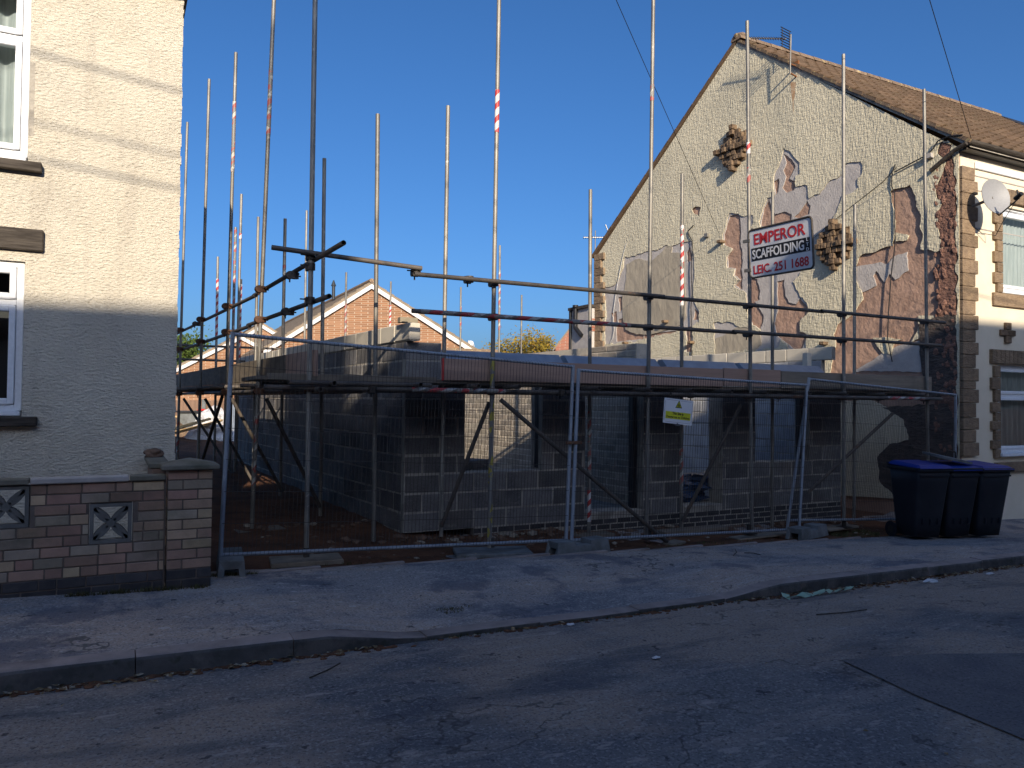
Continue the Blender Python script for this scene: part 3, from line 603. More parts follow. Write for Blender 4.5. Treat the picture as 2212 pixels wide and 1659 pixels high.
# deck boards and toe boards
for k in range(4):
    y0 = 7.58 + k * .235; x = 1.2
    while x < 11.0:
        l = min(random.uniform(2.4, 3.9), 11.15 - x)
        if l < .3: break
        MB().box((x, y0, .198), (x + l - .01, y0 + .225, .236)).build('scaffold_board', M['board'], scf, bevel=.003); x += l
for k in range(4):
    t = .9
    while t < 9.6:
        l = min(random.uniform(2.6, 3.9), 9.8 - t)
        if l < .3: break
        m4 = Matrix.Translation(S2(1.74, 7.5, t, k * .235, 0)) @ Matrix.Rotation(math.atan2(D2.y, D2.x), 4, 'Z')
        MB().box((0, -.225, .198), (l - .01, 0, .236), m4).build('scaffold_board', M['board'], scf, bevel=.003); t += l
for xa, xb_, m, dz in ((3.10, 6.98, 'newboard', .0), (6.99, 8.0, 'newboard', .012), (8.01, 11.2, 'board', .0)):
    MB().box((xa, 7.545, .232 + dz), (xb_ - .008, 7.583, .462 + dz)).build('toe_board', M[m], scf, bevel=.003)
MB().box((1.3, 7.56, .200), (3.02, 7.60, .262)).build('toe_board', M['board'], scf, bevel=.003)
MB().box((3.088, 7.544, .231), (3.100, 7.584, .464)).build('board_band', M['red'], scf)
t = 0.05
for l, m in ((1.05, 'newboard'), (1.3, 'board'), (2.3, 'board'), (2.4, 'board'), (2.2, 'board')):
    m4 = Matrix.Translation(S2(1.74, 7.5, t, 0, 0)) @ Matrix.Rotation(math.atan2(D2.y, D2.x), 4, 'Z')
    MB().box((0, -.04, .24), (l - .02, 0, .50), m4).build('toe_board', M[m], scf, bevel=.003); t += l
# base plates
for i, (x, z0, z1) in enumerate(front[:5]): MB().box((x - .075, SY - .075, z0 - .004), (x + .075, SY + .075, z0 + .006)).tube((x, SY, z0), (x, SY, z0 + .12), .03, 10).build('base_plate', M['darkclamp'], scf)
# sole boards
def sole(x, y, z, l, w_, rot, label, m='slab', h=.045):
    o = MB().box((-l / 2, -w_ / 2, -h), (l / 2, w_ / 2, 0)).build('sole_board', M[m], None, bevel=.006, loc=(x, y, z)); o.rotation_euler[2] = rot
    return tag(o, label, 'sole board', 'flat pads under the scaffold poles')
sole(1.67, 7.46, -1.500, .66, .36, -.12, 'buff slab under the nearest front scaffold pole, beside the left fence foot')
sole(3.60, 7.36, -1.560, .80, .42, -.30, 'tilted grey board pad under the front pole with yellow bands', 'concrete')
sole(5.15, 8.15, -1.63, 1.0, .22, -.02, 'dark plank under the striped pole beside the first doorway', 'board')
sole(6.95, 8.1, -1.66, 1.1, .22, .02, 'long dark plank on the soil in front of the second doorway', 'board')
sole(LOY[0][1].x, LOY[0][1].y, -1.50, .55, .36, .1, 'brown pad under the red and white banded pole behind the left fence panel', 'board')
sole(9.1, 7.55, -1.70, .7, .22, .1, 'pale plank at the foot of the pole behind the right fence foot', 'slab', .03)
sole(7.5, 7.45, -1.69, .9, .2, .06, 'thin weathered plank lying on the soil between the middle and right fence feet', 'slab', .025)

# company sign clamped on the fourth front pole
SP = Vector((7.45, 7.40, 0))
c1 = ray(1617, 500) * 10.0; c4 = ray(1622, 600) * 10.0; c2 = ray(1750, 468) * 9.12; c3 = ray(1760, 578) * 9.12
ex = ((c2 - c1) + (c3 - c4)); W_ = ex.length / 2; ex.normalize(); ez = ((c1 - c4) + (c2 - c3)); H_ = ez.length / 2; ez = (ez - ex * ez.dot(ex)).normalized(); ey = ex.cross(ez)   # ey towards the street? checked below
cc = (c1 + c2 + c3 + c4) / 4
if ey.dot(cc) < 0: nrm_s = ey
else: nrm_s = -ey
sg = thing('company_sign', 'white metal sign reading EMPEROR SCAFFOLDING LTD with a phone number, clamped to a scaffold pole', 'sign', cc)
sm4 = Matrix(((ex.x, ez.x, nrm_s.x, cc.x), (ex.y, ez.y, nrm_s.y, cc.y), (ex.z, ez.z, nrm_s.z, cc.z), (0, 0, 0, 1)))   # local x right, y up, z outwards
def rrect(w_, h_, r, n=5):
    pts = []
    for cx_, cy_, a0 in ((w_/2 - r, h_/2 - r, 0), (-w_/2 + r, h_/2 - r, 90), (-w_/2 + r, -h_/2 + r, 180), (w_/2 - r, -h_/2 + r, 270)):
        for i in range(n + 1): a = R(a0 + 90 * i / n); pts.append((cx_ + r * math.cos(a), cy_ + r * math.sin(a)))
    return pts
def plate(w_, h_, r, z0, z1, m4, name, m, par, cx_=0, cy_=0):
    return MB().prism([m4 @ Vector((x + cx_, y + cy_, z0)) for x, y in rrect(w_, h_, r)], (m4.to_3x3() @ Vector((0, 0, z1 - z0)))).build(name, m, par)
plate(W_, H_, .05, -.012, 0, sm4, 'panel', M['signwhite'], sg)
fm = MB(); oo = [sm4 @ Vector((x, y, 0)) for x, y in rrect(W_ + .01, H_ + .01, .055)]
fm.path(oo + [oo[0]], .013, 8); fm.build('frame', M['darkclamp'], sg)
plate(W_ * .93, H_ * .27, .002, .001, .003, sm4, 'black_band', M['black'], sg, 0, -.012)
def text(s, size, m4, x, y, z, m, par, name='lettering', wid=None, bold=.0, al='CENTER', ht=None):
    cu = bpy.data.curves.new(name, 'FONT'); cu.body = s; cu.size = size; cu.align_x = al; cu.align_y = 'CENTER'; cu.extrude = .0006; cu.offset = bold; cu.resolution_u = 3
    tmp = bpy.data.objects.new('t', cu); COL.objects.link(tmp); bpy.context.view_layer.update()
    me = bpy.data.meshes.new_from_object(tmp); bpy.data.objects.remove(tmp); me.materials.clear(); me.materials.append(m)
    xs = [v.co.x for v in me.vertices]; ys = [v.co.y for v in me.vertices]; cx_ = (min(xs) + max(xs)) / 2; cy_ = (min(ys) + max(ys)) / 2
    kx = wid / (max(xs) - min(xs)) if wid else 1; ky = ht / (max(ys) - min(ys)) if ht else 1
    for v in me.vertices: v.co = m4 @ Vector(((v.co.x - cx_) * kx + x, (v.co.y - cy_) * ky + y, z + v.co.z))
    return put(name, me, par, (0, 0, 0))
text('EMPEROR', .2, sm4, -.0 * W_, .295 * H_, .004, M['signred'], sg, wid=W_ * .82, bold=.0035, ht=H_ * .235)
text('SCAFFOLDING', .2, sm4, -.035 * W_, -.012, .005, M['signwhite'], sg, wid=W_ * .83, bold=.0045, ht=H_ * .20)
for i, ch in enumerate('LTD'): text(ch, .06, sm4, .43 * W_, -.012 + (.075 - .075 * i) * H_ / .62 * .8, .005, M['signwhite'], sg, bold=.0015, ht=H_ * .065)
text('LEIC. 251 1688', .15, sm4, -.0, -.345 * H_, .004, M['signred'], sg, wid=W_ * .88, bold=.003, ht=H_ * .19)
for yy in (.30, -.33):
    MB().box((-W_/2 - .10, yy * H_ - .02, -.02), (-W_/2 + .02, yy * H_ + .02, .012), sm4).build('bracket', M['galv'], sg)

# ------------------------------------------------------------------ temporary mesh fence
def fence_panel(bl, br, tl, tr, label, mesh=True, loc=None):
    bl, br, tl, tr = (Vector(p) for p in (bl, br, tl, tr))
    t = thing('mesh_fence', label, 'fence', bl, 'mesh panels of the site fence')
    for a, b, nm in ((bl - Vector((0, 0, .12)), tl + Vector((0, 0, .02)), 'upright'), (br - Vector((0, 0, .12)), tr + Vector((0, 0, .02)), 'upright'), (tl, tr, 'top_rail'), (bl, br, 'bottom_rail')):
        MB().tube(a, b, .0205 if nm == 'upright' else .018, 10).build(nm, M['galv_cool'], t)
    m = MB(); L_ = (br - bl).length; n = int(L_ / .0375); nr = Vector((0, -.022, 0)); rnd = random.Random(len(label))
    for i in range(1, n):
        k = i / n + rnd.uniform(-.0006, .0006); a = bl.lerp(br, k) + nr; b = tl.lerp(tr, k) + nr; mid = a.lerp(b, .5) + Vector((rnd.uniform(-.008, .008), rnd.uniform(-.006, .006), 0))
        m.tube(a, mid, .0023, 4, caps=False); m.tube(mid, b, .0023, 4, caps=False)
        # ends wrapped round the rails
        m.tube(a, a + Vector((0, .03, -.02)), .003, 4, caps=False); m.tube(b, b + Vector((0, .03, .02)), .003, 4, caps=False)
    for j in range(1, 7):
        k = j / 7; sag = Vector((0, 0, rnd.uniform(-.012, .004)))
        a = bl.lerp(tl, k) + nr; b = br.lerp(tr, k) + nr; pts = [a.lerp(b, q / 8) + sag * math.sin(math.pi * q / 8) + Vector((0, rnd.uniform(-.004, .004), rnd.uniform(-.004, .004))) for q in range(9)]
        m.path(pts, .0032, 4)
    kind(m.build('wire_mesh', M['wire'], t), 'stuff')
    return t
FA = onY(475, 1199, 7.20); FB = onY(1222, 1167, 7.24); FB2 = onY(1234, 1167, 7.22); FC = onY(1725, 1143, 7.32)
fence_panel(FA, FB, onY(503, 722, 7.22), onY(1238, 792, 7.26), 'galvanised mesh fence panel nearest the brick garden wall, left of the three')
fence_panel(FB2, FC, onY(1250, 800, 7.24), onY(1743, 832, 7.34), 'galvanised mesh fence panel carrying the white warning sign, middle of the three')
fence_panel(onY(1700, 1124, 7.44), onY(2062, 1120, 7.50), onY(1748, 819, 7.40), onY(2064, 853, 7.50), 'galvanised mesh fence panel running behind the wheelie bins to the corner of the peeling gable')
for z, p, q in ((-.45, (FB.x - .02, 7.22), (FB2.x + .12, 7.20)), (.1, (FC.x - .05, 7.38), (FC.x + .12, 7.34))):
    tag(MB().box((p[0], p[1] - .02, z), (q[0], q[1] + .03, z + .035)).build('fence_clip', M['rustclamp'], bevel=.004), 'rusty clip joining the %s fence panels' % ('left and middle' if z < 0 else 'middle and right'), 'clip')
def foot(x, y, z, rot, label):
    t = thing('concrete_base_block', label, 'concrete block', (x, y, z), 'concrete feet of the site fence')
    m4 = Matrix.Translation((x, y, z)) @ Matrix.Rotation(rot, 4, 'Z')
    b = MB()
    for (a, c, h0) in ((-.36, -.10, 0), (-.10, .10, 0), (.10, .36, 0)):
        hh = .15 if abs(a + c) > .1 else .105
        prof = [(-.115, .0), (-.10, hh), (.10, hh), (.115, 0), (.065, 0), (.055, hh * .55), (-.055, hh * .55), (-.065, 0)]
        e0 = .03 if a < -.3 else 0; e1 = .03 if c > .3 else 0
        vs0 = [m4 @ Vector((a + (e0 if zz > .01 else 0), yy, zz)) for yy, zz in prof]; vs1 = [m4 @ Vector((c - (e1 if zz > .01 else 0), yy, zz)) for yy, zz in prof]
        n = len(prof); b.add(vs0 + vs1, [tuple(range(n))[::-1], tuple(range(n, 2*n))] + [(i, (i+1) % n, n + (i+1) % n, n + i) for i in range(n)])
    b.build('block', M['concrete'], t, bevel=.007)
    for sx in (-.06, .06):
        MB().tube(m4 @ Vector((sx, 0, .107)), m4 @ Vector((sx, 0, .108)), .024, 12).build('socket', M['black'], t)
    return t
foot(.95, 7.18, -1.505, R(84), 'grey concrete fence foot end-on beside the brick garden pier')
foot(4.52, 7.12, -1.625, R(4), 'grey concrete fence foot under the join of the left and middle fence panels')
foot(8.15, 7.24, -1.730, R(14), 'grey concrete fence foot nearest the wheelie bins')
# warning sign on the middle panel
wc = [onY(1437, 858, 7.22), onY(1499, 866, 7.22), onY(1492, 921, 7.22), onY(1432, 912, 7.22)]
wcen = sum(wc, Vector()) / 4; wx = (wc[1] - wc[0]).normalized(); wz = (wc[0] - wc[3]).normalized(); wz = (wz - wx * wz.dot(wx)).normalized(); wn = wx.cross(wz)
wn = wn if wn.y < 0 else -wn
W2 = (wc[1] - wc[0]).length; H2 = (wc[0] - wc[3]).length
wm = Matrix(((wx.x, wz.x, wn.x, wcen.x), (wx.y, wz.y, wn.y, wcen.y), (wx.z, wz.z, wn.z, wcen.z), (0, 0, 0, 1)))
ws = thing('warning_sign', 'tilted white sign with a yellow band reading This Site is Dangerous to Children', 'sign', wcen)
plate(W2, H2, .006, -.004, 0, wm, 'panel', M['signwhite'], ws)
for s_ in (-1, 1):
    MB().box((s_ * (W2/2 - .012) - .002, -H2/2 + .03, .0004), (s_ * (W2/2 - .012) + .002, H2/2 - .03, .0012), wm).build('border', M['greytext'], ws)
    MB().box((-W2/2 + .03, s_ * (H2/2 - .018) - .0015, .0004), (W2/2 - .03, s_ * (H2/2 - .018) + .0015, .0012), wm).build('border', M['greytext'], ws)
plate(W2 * .86, H2 * .29, .002, .0006, .002, wm, 'yellow_band', M['hivis'], ws, 0, -.05)
def tri(s, z0, z1, cy_, m, name): MB().prism([wm @ Vector((x * s, y * s + cy_, z0)) for x, y in ((-.55, -.42), (.55, -.42), (0, .55))], wm.to_3x3() @ Vector((0, 0, z1 - z0))).build(name, m, ws)
tri(.092, .0006, .0014, .082, M['black'], 'triangle'); tri(.070, .0015, .0022, .081, M['hivis'], 'triangle_face')
fg = MB()
for q in (-.010, .011):
    fg.tube(wm @ Vector((q, .088, .0023)), wm @ Vector((q, .088, .003)), .0045, 8)
    fg.box((q - .004, .068, .0023), (q + .004, .084, .003), wm).box((q - .009, .058, .0023), (q - .003, .070, .003), wm).box((q + .002, .056, .0023), (q + .008, .070, .003), wm).box((q - .008, .074, .0023), (q + .010, .079, .003), wm)
fg.build('running_figures', M['black'], ws)
text('This Site is', .05, wm, -.005, -.025, .0026, M['black'], ws, wid=W2 * .38, bold=.0012, ht=.034)
text('Dangerous to Children', .05, wm, -.0, -.072, .0026, M['black'], ws, wid=W2 * .80, bold=.0010, ht=.036)
MB().box((-.012, -.150, .0006), (.012, -.135, .0012), wm).box((-.045, -.166, .0006), (.045, -.159, .0012), wm).build('small_emblem', M['greytext'], ws)

# ------------------------------------------------------------------ left house
LH = thing('cream_roughcast_house', 'cream roughcast house with white windows and black sills at the left edge of the photo', 'house', (.5, 7.9, -1.5))
LY = 7.9; LXR = .53
wins = [(-2.1, -.70, 2.06, 3.62), (-2.1, -.70, -.16, 1.19)]
def holed_wall(x0, x1, z0, z1, y0, y1, holes, name, m, par):
    b = MB(); xs = sorted({x0, x1} | {h[0] for h in holes} | {h[1] for h in holes}); zs = sorted({z0, z1} | {h[2] for h in holes} | {h[3] for h in holes})
    for a, c in zip(xs, xs[1:]):
        for e, g in zip(zs, zs[1:]):
            if not any(h[0] < (a + c) / 2 < h[1] and h[2] < (e + g) / 2 < h[3] for h in holes): b.box((a, y0, e), (c, y1, g))
    return b.build(name, m, par)
holed_wall(-8, LXR - .012, -1.7, 3.86, LY, LY + .25, wins, 'front_wall', M['cream'], LH)
MB().box((LXR - .26, LY + .25, -1.7), (LXR - .012, LY + 4.4, 3.86)).build('side_wall', M['cream'], LH)
MB().box((-8, LY + 4.15, -1.7), (LXR - .26, LY + 4.4, 3.86)).build('rear_wall', M['cream'], LH)
# irregular arris of thick render at the corner
cb = MB(); z = -1.5
while z < 3.85:
    h = random.uniform(.03, .09); o = random.uniform(-.006, .004); cb.box((LXR - .03, LY - .004 + random.uniform(-.004, .003), z), (LXR + o, LY + .05, min(z + h, 3.85))); z += h
cb.build('render_edge', M['cream'], LH)
def upvc_window(par, x0, x1, z0, z1, y, split, label=None, curtain=True, opener=True):
    """frame with a transom, sashes, dark glass, net curtain behind"""
    f = MB(); t = .055
    f.box((x0, y, z0), (x0 + t, y + .07, z1)).box((x1 - t, y, z0), (x1, y + .07, z1)).box((x0 + t, y, z0), (x1 - t, y + .07, z0 + t)).box((x0 + t, y, z1 - t), (x1 - t, y + .07, z1)).box((x0 + t, y, split - t / 2), (x1 - t, y + .07, split + t / 2))
    w_ = f.build('window', M['upvc'], par, bevel=.006)
    for za, zb_ in ((z0 + t, split - t / 2), (split + t / 2, z1 - t)):
        s = MB(); q = .05
        xa, xb_ = x0 + t + .003, x1 - t - .003; za += .003; zb_ -= .003
        s.box((xa, y - .018, za), (xa + q, y + .05, zb_)).box((xb_ - q, y - .018, za), (xb_, y + .05, zb_)).box((xa + q, y - .018, za), (xb_ - q, y + .05, za + q)).box((xa + q, y - .018, zb_ - q), (xb_ - q, y + .05, zb_))
        s.build('sash', M['upvc'], w_, bevel=.007)
        MB().quad((xa + q, y + .015, za + q), (xb_ - q, y + .015, za + q), (xb_ - q, y + .015, zb_ - q), (xa + q, y + .015, zb_ - q)).build('glass', M['glass_thin'], w_)
    return w_
def thinglass():
    m = bpy.data.materials.new('window_glass'); m.use_nodes = True; nt = m.node_tree; nt.nodes.clear()
    o = _n(nt, 'ShaderNodeOutputMaterial'); mx = _n(nt, 'ShaderNodeMixShader'); t = _n(nt, 'ShaderNodeBsdfTransparent'); g = _n(nt, 'ShaderNodeBsdfGlossy'); f = _n(nt, 'ShaderNodeFresnel')
    t.inputs[0].default_value = (.80, .84, .84, 1); g.inputs['Roughness'].default_value = .03; f.inputs[0].default_value = 1.5
    nt.links.new(f.outputs[0], mx.inputs[0]); nt.links.new(t.outputs[0], mx.inputs[1]); nt.links.new(g.outputs[0], mx.inputs[2]); nt.links.new(mx.outputs[0], o.inputs[0]); return m
M['glass_thin'] = thinglass()
def curtain(par, x0, x1, z0, z1, y, m='curtain', scal=False, fold=.03, per=.16):
    n = max(8, int((x1 - x0) / .02)); vs_ = []
    for i in range(n + 1):
        x = x0 + (x1 - x0) * i / n; yy = y + fold * math.sin(2 * math.pi * x / per + .6 * math.sin(x * 3)); zz = z0 + (.06 * abs(math.sin(x * 6)) if scal else 0)
        vs_ += [(x, yy, zz), (x, yy, z1)]
    return MB().add(vs_, [(2*i, 2*i+2, 2*i+3, 2*i+1) for i in range(n)], True).build('curtain', M[m], par)
for i, (x0, x1, z0, z1) in enumerate(wins):
    yw = LY + .03
    w_ = upvc_window(LH, x0 + .02, x1 - .004, z0 + .05, z1, yw, z0 + (z1 - z0) * (.70 if i == 0 else .735))
    MB().box((x0, LY - .01, z0 + .005), (x1 - .012, LY + .1, z0 + .045)).build('inner_sill', M['upvc'], w_, bevel=.006)
    MB().box((x0 - .1, LY - .075, z0 - .085), (x1 + (.11 if i == 0 else .12), LY + .05, z0 + (0 if i == 0 else .0))).build('sill', M['lintel'], LH, bevel=.008)
    curtain(w_, x0, x1 - .0, z0 + .03, z1, LY + .22, 'curtain', False) if i == 0 else None
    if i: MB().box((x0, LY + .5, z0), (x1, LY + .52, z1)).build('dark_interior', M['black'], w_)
MB().box((-2.25, LY - .045, 1.285), (-.565, LY + .02, 1.475)).build('lintel', M['lintel'], LH, bevel=.01)
# strip of bare mortar beside the upper window
MB().box((-.70, LY - .001, 2.3), (-.662, LY + .02, 2.95)).build('bare_mortar', M['mortar'], LH)
# eaves: soffit, gutter, roof
MB().box((-8, LY - .10, 3.86), (LXR - .02, LY + 4.5, 3.93)).build('soffit', M['lintel'], LH)
gm = MB(); gm.tube((-8, LY - .15, 3.92), (LXR + .02, LY - .15, 3.92), .055, 12); gm.build('gutter', M['blackp'], LH)
MB().add([(-8, LY - .18, 3.95), (LXR + .05, LY - .18, 3.95), (LXR + .05, LY + 1.6, 4.5), (-8, LY + 1.6, 4.5), (-8, LY + 4.6, 3.95), (LXR + .05, LY + 4.6, 3.95)], [(0, 1, 2, 3), (3, 2, 5, 4), (0, 4, 5, 1), (1, 5, 2), (0, 3, 4)]).build('roof', M['ftile'], LH)

# front garden wall of mixed bricks with screen blocks
GY = 6.60
gw = thing('garden_wall', 'low garden wall of mixed brown and buff bricks with pierced screen blocks and a capped end pier', 'garden wall', (.3, GY, -1.45))
CH = .0776; GZ = -1.33
decoR = [(-.140, .155, GZ + 3 * CH, GZ + 7 * CH), (-.815, -.52, GZ + 5 * CH, GZ + 9 * CH)]
gb = MB(); 
holed_wall(-2.6, .385, -1.62, GZ + 9 * CH, GY + .008, GY + .095, decoR, 'mortar_body', M['mortar_dark'], gw)
rnd = random.Random(5)
def gbrick(x0, x1, z0, y=GY, t=.10, base=False):
    me = U['blue_brick'] if base else U[rnd.choice(['gbrick1', 'gbrick1', 'gbrick2', 'gbrick3'])]
    put('brick', me, gw, ((x0 + x1) / 2, y + t / 2 + rnd.uniform(-.002, .003), z0 + CH / 2), 0, 0, rnd.uniform(-.003, .003), (x1 - x0 - .009, t, CH - .009))
for c in range(-2, 9):
    z0 = GZ + c * CH; x = -2.6 + (c % 2) * .11
    while x < .378:
        l = rnd.choice([.225, .225, .225, .115, .19]); a, b = x, min(x + l, .378); x += l
        segs = [(a, b)]
        for (h0, h1, hz0, hz1) in decoR:
            if hz0 < z0 + CH / 2 < hz1:
                segs = [sg_ for (p, q) in segs for sg_ in ([(p, q)] if q <= h0 or p >= h1 else [z_ for z_ in ((p, h0), (h1, q)) if z_[1] > z_[0]])]
        for a, b in segs:
            if b - a > .035: gbrick(a, b, z0, base=c < 0)
# end pier
PX0, PX1 = .392, .725
MB().box((PX0 + .008, GY - .022, -1.62), (PX1 - .008, GY + .24, GZ + 10 * CH)).build('pier_mortar', M['mortar_dark'], gw)
for c in range(-2, 10):
    z0 = GZ + c * CH; cut = PX0 + (.222 if c % 2 else .112)
    gbrick(PX0, cut, z0, GY - .03, .10, c < 0); gbrick(cut, PX1, z0, GY - .03, .10, c < 0)
    gbrick(PX0, PX0 + .2, z0, GY + .15, .10, c < 0); gbrick(PX0 + .2, PX1, z0, GY + .15, .10, c < 0)
    o_ = put('brick', U[rnd.choice(['gbrick1', 'gbrick3'])] if c >= 0 else U['blue_brick'], gw, (PX1 - .05, GY + .11, z0 + CH / 2), 0, 0, 0, (.10, .075, CH - .009))
cz = GZ + 10 * CH + .004; ca = [(PX0 - .045, GY - .075), (PX1 + .045, GY - .075), (PX1 + .045, GY + .285), (PX0 - .045, GY + .285)]
cv = [(x, y, cz) for x, y in ca] + [(x, y, cz + .035) for x, y in ca] + [((PX0 + PX1) / 2, GY + .105, cz + .085)]
MB().add(cv, [(3, 2, 1, 0), (0, 1, 5, 4), (1, 2, 6, 5), (2, 3, 7, 6), (3, 0, 4, 7), (4, 5, 8), (5, 6, 8), (6, 7, 8), (7, 4, 8)]).build('pier_cap', M['coping'], gw, bevel=.006)
cz = GZ + 9 * CH
for a, b, m in ((-2.6, -1.5, 'coping'), (-1.49, -.525, 'coping'), (-.52, .125, 'coping_pale'), (.132, .385, 'coping')):
    MB().box((a, GY - .025, cz + .003), (b - .004, GY + .125, cz + .045)).build('coping_stone', M[m], gw, bevel=.007)
# return wall from the pier back to the house
MB().box((.30, GY + .27, -1.62), (.40, LY - .01, cz + .07)).build('return_wall', M['gbrick1'], gw)
MB().box((.27, GY + .26, cz + .072), (.43, LY - .02, cz + .115)).build('coping_stone', M['coping'], gw, bevel=.006)
tag(MB().blob((.335, 7.62, cz + .145), .062, 7, 3, .35, (1.3, 1.1, .8)).build('loose_stone', M['stone']), 'small rough stone sitting on the return wall coping beside the cream house', 'stone')
def screen(x0, x1, z0, z1):
    b = MB(); y0, y1 = GY + .004, GY + .085; t = .026; x0 += .004; x1 -= .006; z0 += .004; z1 -= .006
    o = gw
    b.box((x0, y0, z0), (x0 + t, y1, z1)).box((x1 - t, y0, z0), (x1, y1, z1)).box((x0 + t, y0, z0), (x1 - t, y1, z0 + t)).box((x0 + t, y0, z1 - t), (x1 - t, y1, z1))
    cx_, cz_, h = (x0 + x1) / 2, (z0 + z1) / 2, (x1 - x0) / 2 - t
    for rot in range(4):
        a = rot * math.pi / 2; pts = []
        for i in range(13):
            u = -1 + 2 * i / 12; px_, pz_ = u * h, h * (.10 + .90 * abs(u) ** 2.1)
            pts.append((cx_ + px_ * math.cos(a) - pz_ * math.sin(a), cz_ + px_ * math.sin(a) + pz_ * math.cos(a)))
        wd = .0150
        for (p, q) in zip(pts, pts[1:]):
            d = Vector((q[0] - p[0], q[1] - p[1])).normalized(); n_ = Vector((-d.y, d.x)) * wd
            b.prism([(p[0] + n_.x, y0 + .008, p[1] + n_.y), (q[0] + n_.x, y0 + .008, q[1] + n_.y), (q[0] - n_.x, y0 + .008, q[1] - n_.y), (p[0] - n_.x, y0 + .008, p[1] - n_.y)], (0, y1 - y0 - .016, 0))
    b.prism([(cx_ + .03 * math.cos(k), y0 + .005, cz_ + .03 * math.sin(k)) for k in [i * math.pi / 5 for i in range(10)]], (0, y1 - y0 - .01, 0))
    b.build('screen_block', M['deco'], gw)
for d_ in decoR: screen(d_[0], d_[1], d_[2], d_[3])

# ------------------------------------------------------------------ right house
GX, GYY = 12.30, 7.80
RH = thing('peeling_gable_house', 'end house with a peeling cream and terracotta gable, brown tiled roof and stone quoins', 'house', (GX, GYY, -1.85))
def onG(x, y): return onS(x, y, GX, GYY)
def gst(p): v = p - Vector((GX, GYY, 0)); return (v @ D2, p.z)          # along the gable, height
def gpt(s, z, off=0): return S2(GX, GYY, s, off, z)
GBACK = gst(onG(1290, 552)); GAPEX = gst(onG(1597, 70))
gout = [(0, -2.0), (0, 4.25), (GAPEX[0], GAPEX[1] - .22), (GBACK[0], GBACK[1]), (GBACK[0], -2.2)]
def crop1(pts): return [gst(onG((2700 + x / 1.3273) / 1.82278, (250 + y / 1.3273) / 1.82278)) for x, y in pts]
def crop2(pts): return [gst(onG((2250 + x / 2.766) / 1.82278, (850 + y / 2.766) / 1.82278)) for x, y in pts]
def crop3(pts): return [gst(onG((2900 + x / 3.687) / 1.82278, (1100 + y / 3.687) / 1.82278)) for x, y in pts]
def ragged(poly, amp=.035, step=.05, seed=0):
    out = []; rn = random.Random(seed)
    for i, p in enumerate(poly):
        q = poly[(i + 1) % len(poly)]; d = Vector((q[0] - p[0], q[1] - p[1])); n = max(1, int(d.length / step))
        for k in range(n):
            t = k / n; b = Vector(p) + d * t; nn = Vector((-d.y, d.x)).normalized()
            a = mnoise.noise(Vector((b.x * 5, b.y * 5, seed))) * amp + mnoise.noise(Vector((b.x * 17, b.y * 17, seed))) * amp * .6
            out.append((b.x + nn.x * a, b.y + nn.y * a))
    return out
GM4 = Matrix(((D2.x, 0, -N2.x, GX), (D2.y, 0, -N2.y, GYY), (0, 1, 0, 0), (0, 0, 0, 1)))   # local (s, z, out)
def sheet(name, outline, holes, o0, o1, m, par):
    cu = bpy.data.curves.new(name, 'CURVE'); cu.dimensions = '2D'; cu.fill_mode = 'BOTH'; cu.extrude = (o1 - o0) / 2
    for poly in [outline] + list(holes):
        sp = cu.splines.new('POLY'); sp.points.add(len(poly) - 1); sp.use_cyclic_u = True
        for i, p in enumerate(poly): sp.points[i].co = (p[0], p[1], 0, 1)
    tmp = bpy.data.objects.new('t', cu); COL.objects.link(tmp); bpy.context.view_layer.update()
    me = bpy.data.meshes.new_from_object(tmp); bpy.data.objects.remove(tmp); me.materials.clear(); me.materials.append(m)
    for v in me.vertices: v.co = GM4 @ Vector((v.co.x, v.co.y, v.co.z + (o0 + o1) / 2))
    return put(name, me, par, (0, 0, 0))
# base wall
MB().prism([gpt(s, z, .0) for s, z in gout], N2 * .3).build('gable_wall', M['terracotta'], RH)
M['gcream'] = mat('scratched_cream_render', (.71, .635, .455), (.62, .555, .40), 1.2, .95, stains=((1.2, .5, .75, (.42, .39, .30), .5, (1, 1, .5)), (26, .62, .70, (.70, .64, .48), .4)), bump=((30, 1, (1, 1, .26), .022), (30, 1, (.26, .26, 1), .022), (90, .4, None, .004)), spec=.1)
HM = crop1([(520, 440), (560, 475), (598, 520), (600, 575), (582, 588), (582, 650), (640, 638), (650, 706), (700, 680), (760, 610), (830, 575), (845, 522), (900, 516), (930, 530), (928, 572), (904, 602), (912, 650), (880, 684), (822, 690), (800, 765), (768, 830), (720, 900), (690, 960), (640, 1110), (520, 1112), (340, 1120), (330, 1250)] )
HB = crop3([(0, 560), (100, 420), (110, 170), (40, 130), (20, 60)])
hole1 = crop1([(520, 440), (562, 476), (598, 520), (600, 575), (582, 588), (582, 650), (640, 638), (650, 706), (700, 680), (760, 612), (830, 575), (845, 522), (900, 516), (930, 530), (928, 572), (904, 602), (912, 650), (880, 684), (822, 690), (800, 765), (768, 830), (720, 890), (690, 920), (660, 1000), (600, 1112),
                (570, 1140), (585, 1180), (600, 1225), (640, 1250), (652, 1305), (612, 1340), (605, 1400), (640, 1420), (635, 1490), (560, 1500), (500, 1440), (490, 1480), (400, 1500), (330, 1500), (160, 1530), (160, 1440), (150, 1355), (240, 1350), (290, 1380), (395, 1400), (330, 1330), (322, 1200),
                (255, 1160), (290, 1130), (255, 1110), (262, 1072), (222, 1070), (220, 1012), (248, 970), (205, 950), (200, 895), (230, 792), (285, 780), (312, 800), (330, 790), (356, 795), (358, 835), (345, 860), (395, 868), (395, 830), (408, 760), (432, 702), (470, 698), (462, 640), (465, 618), (482, 560), (505, 500)])
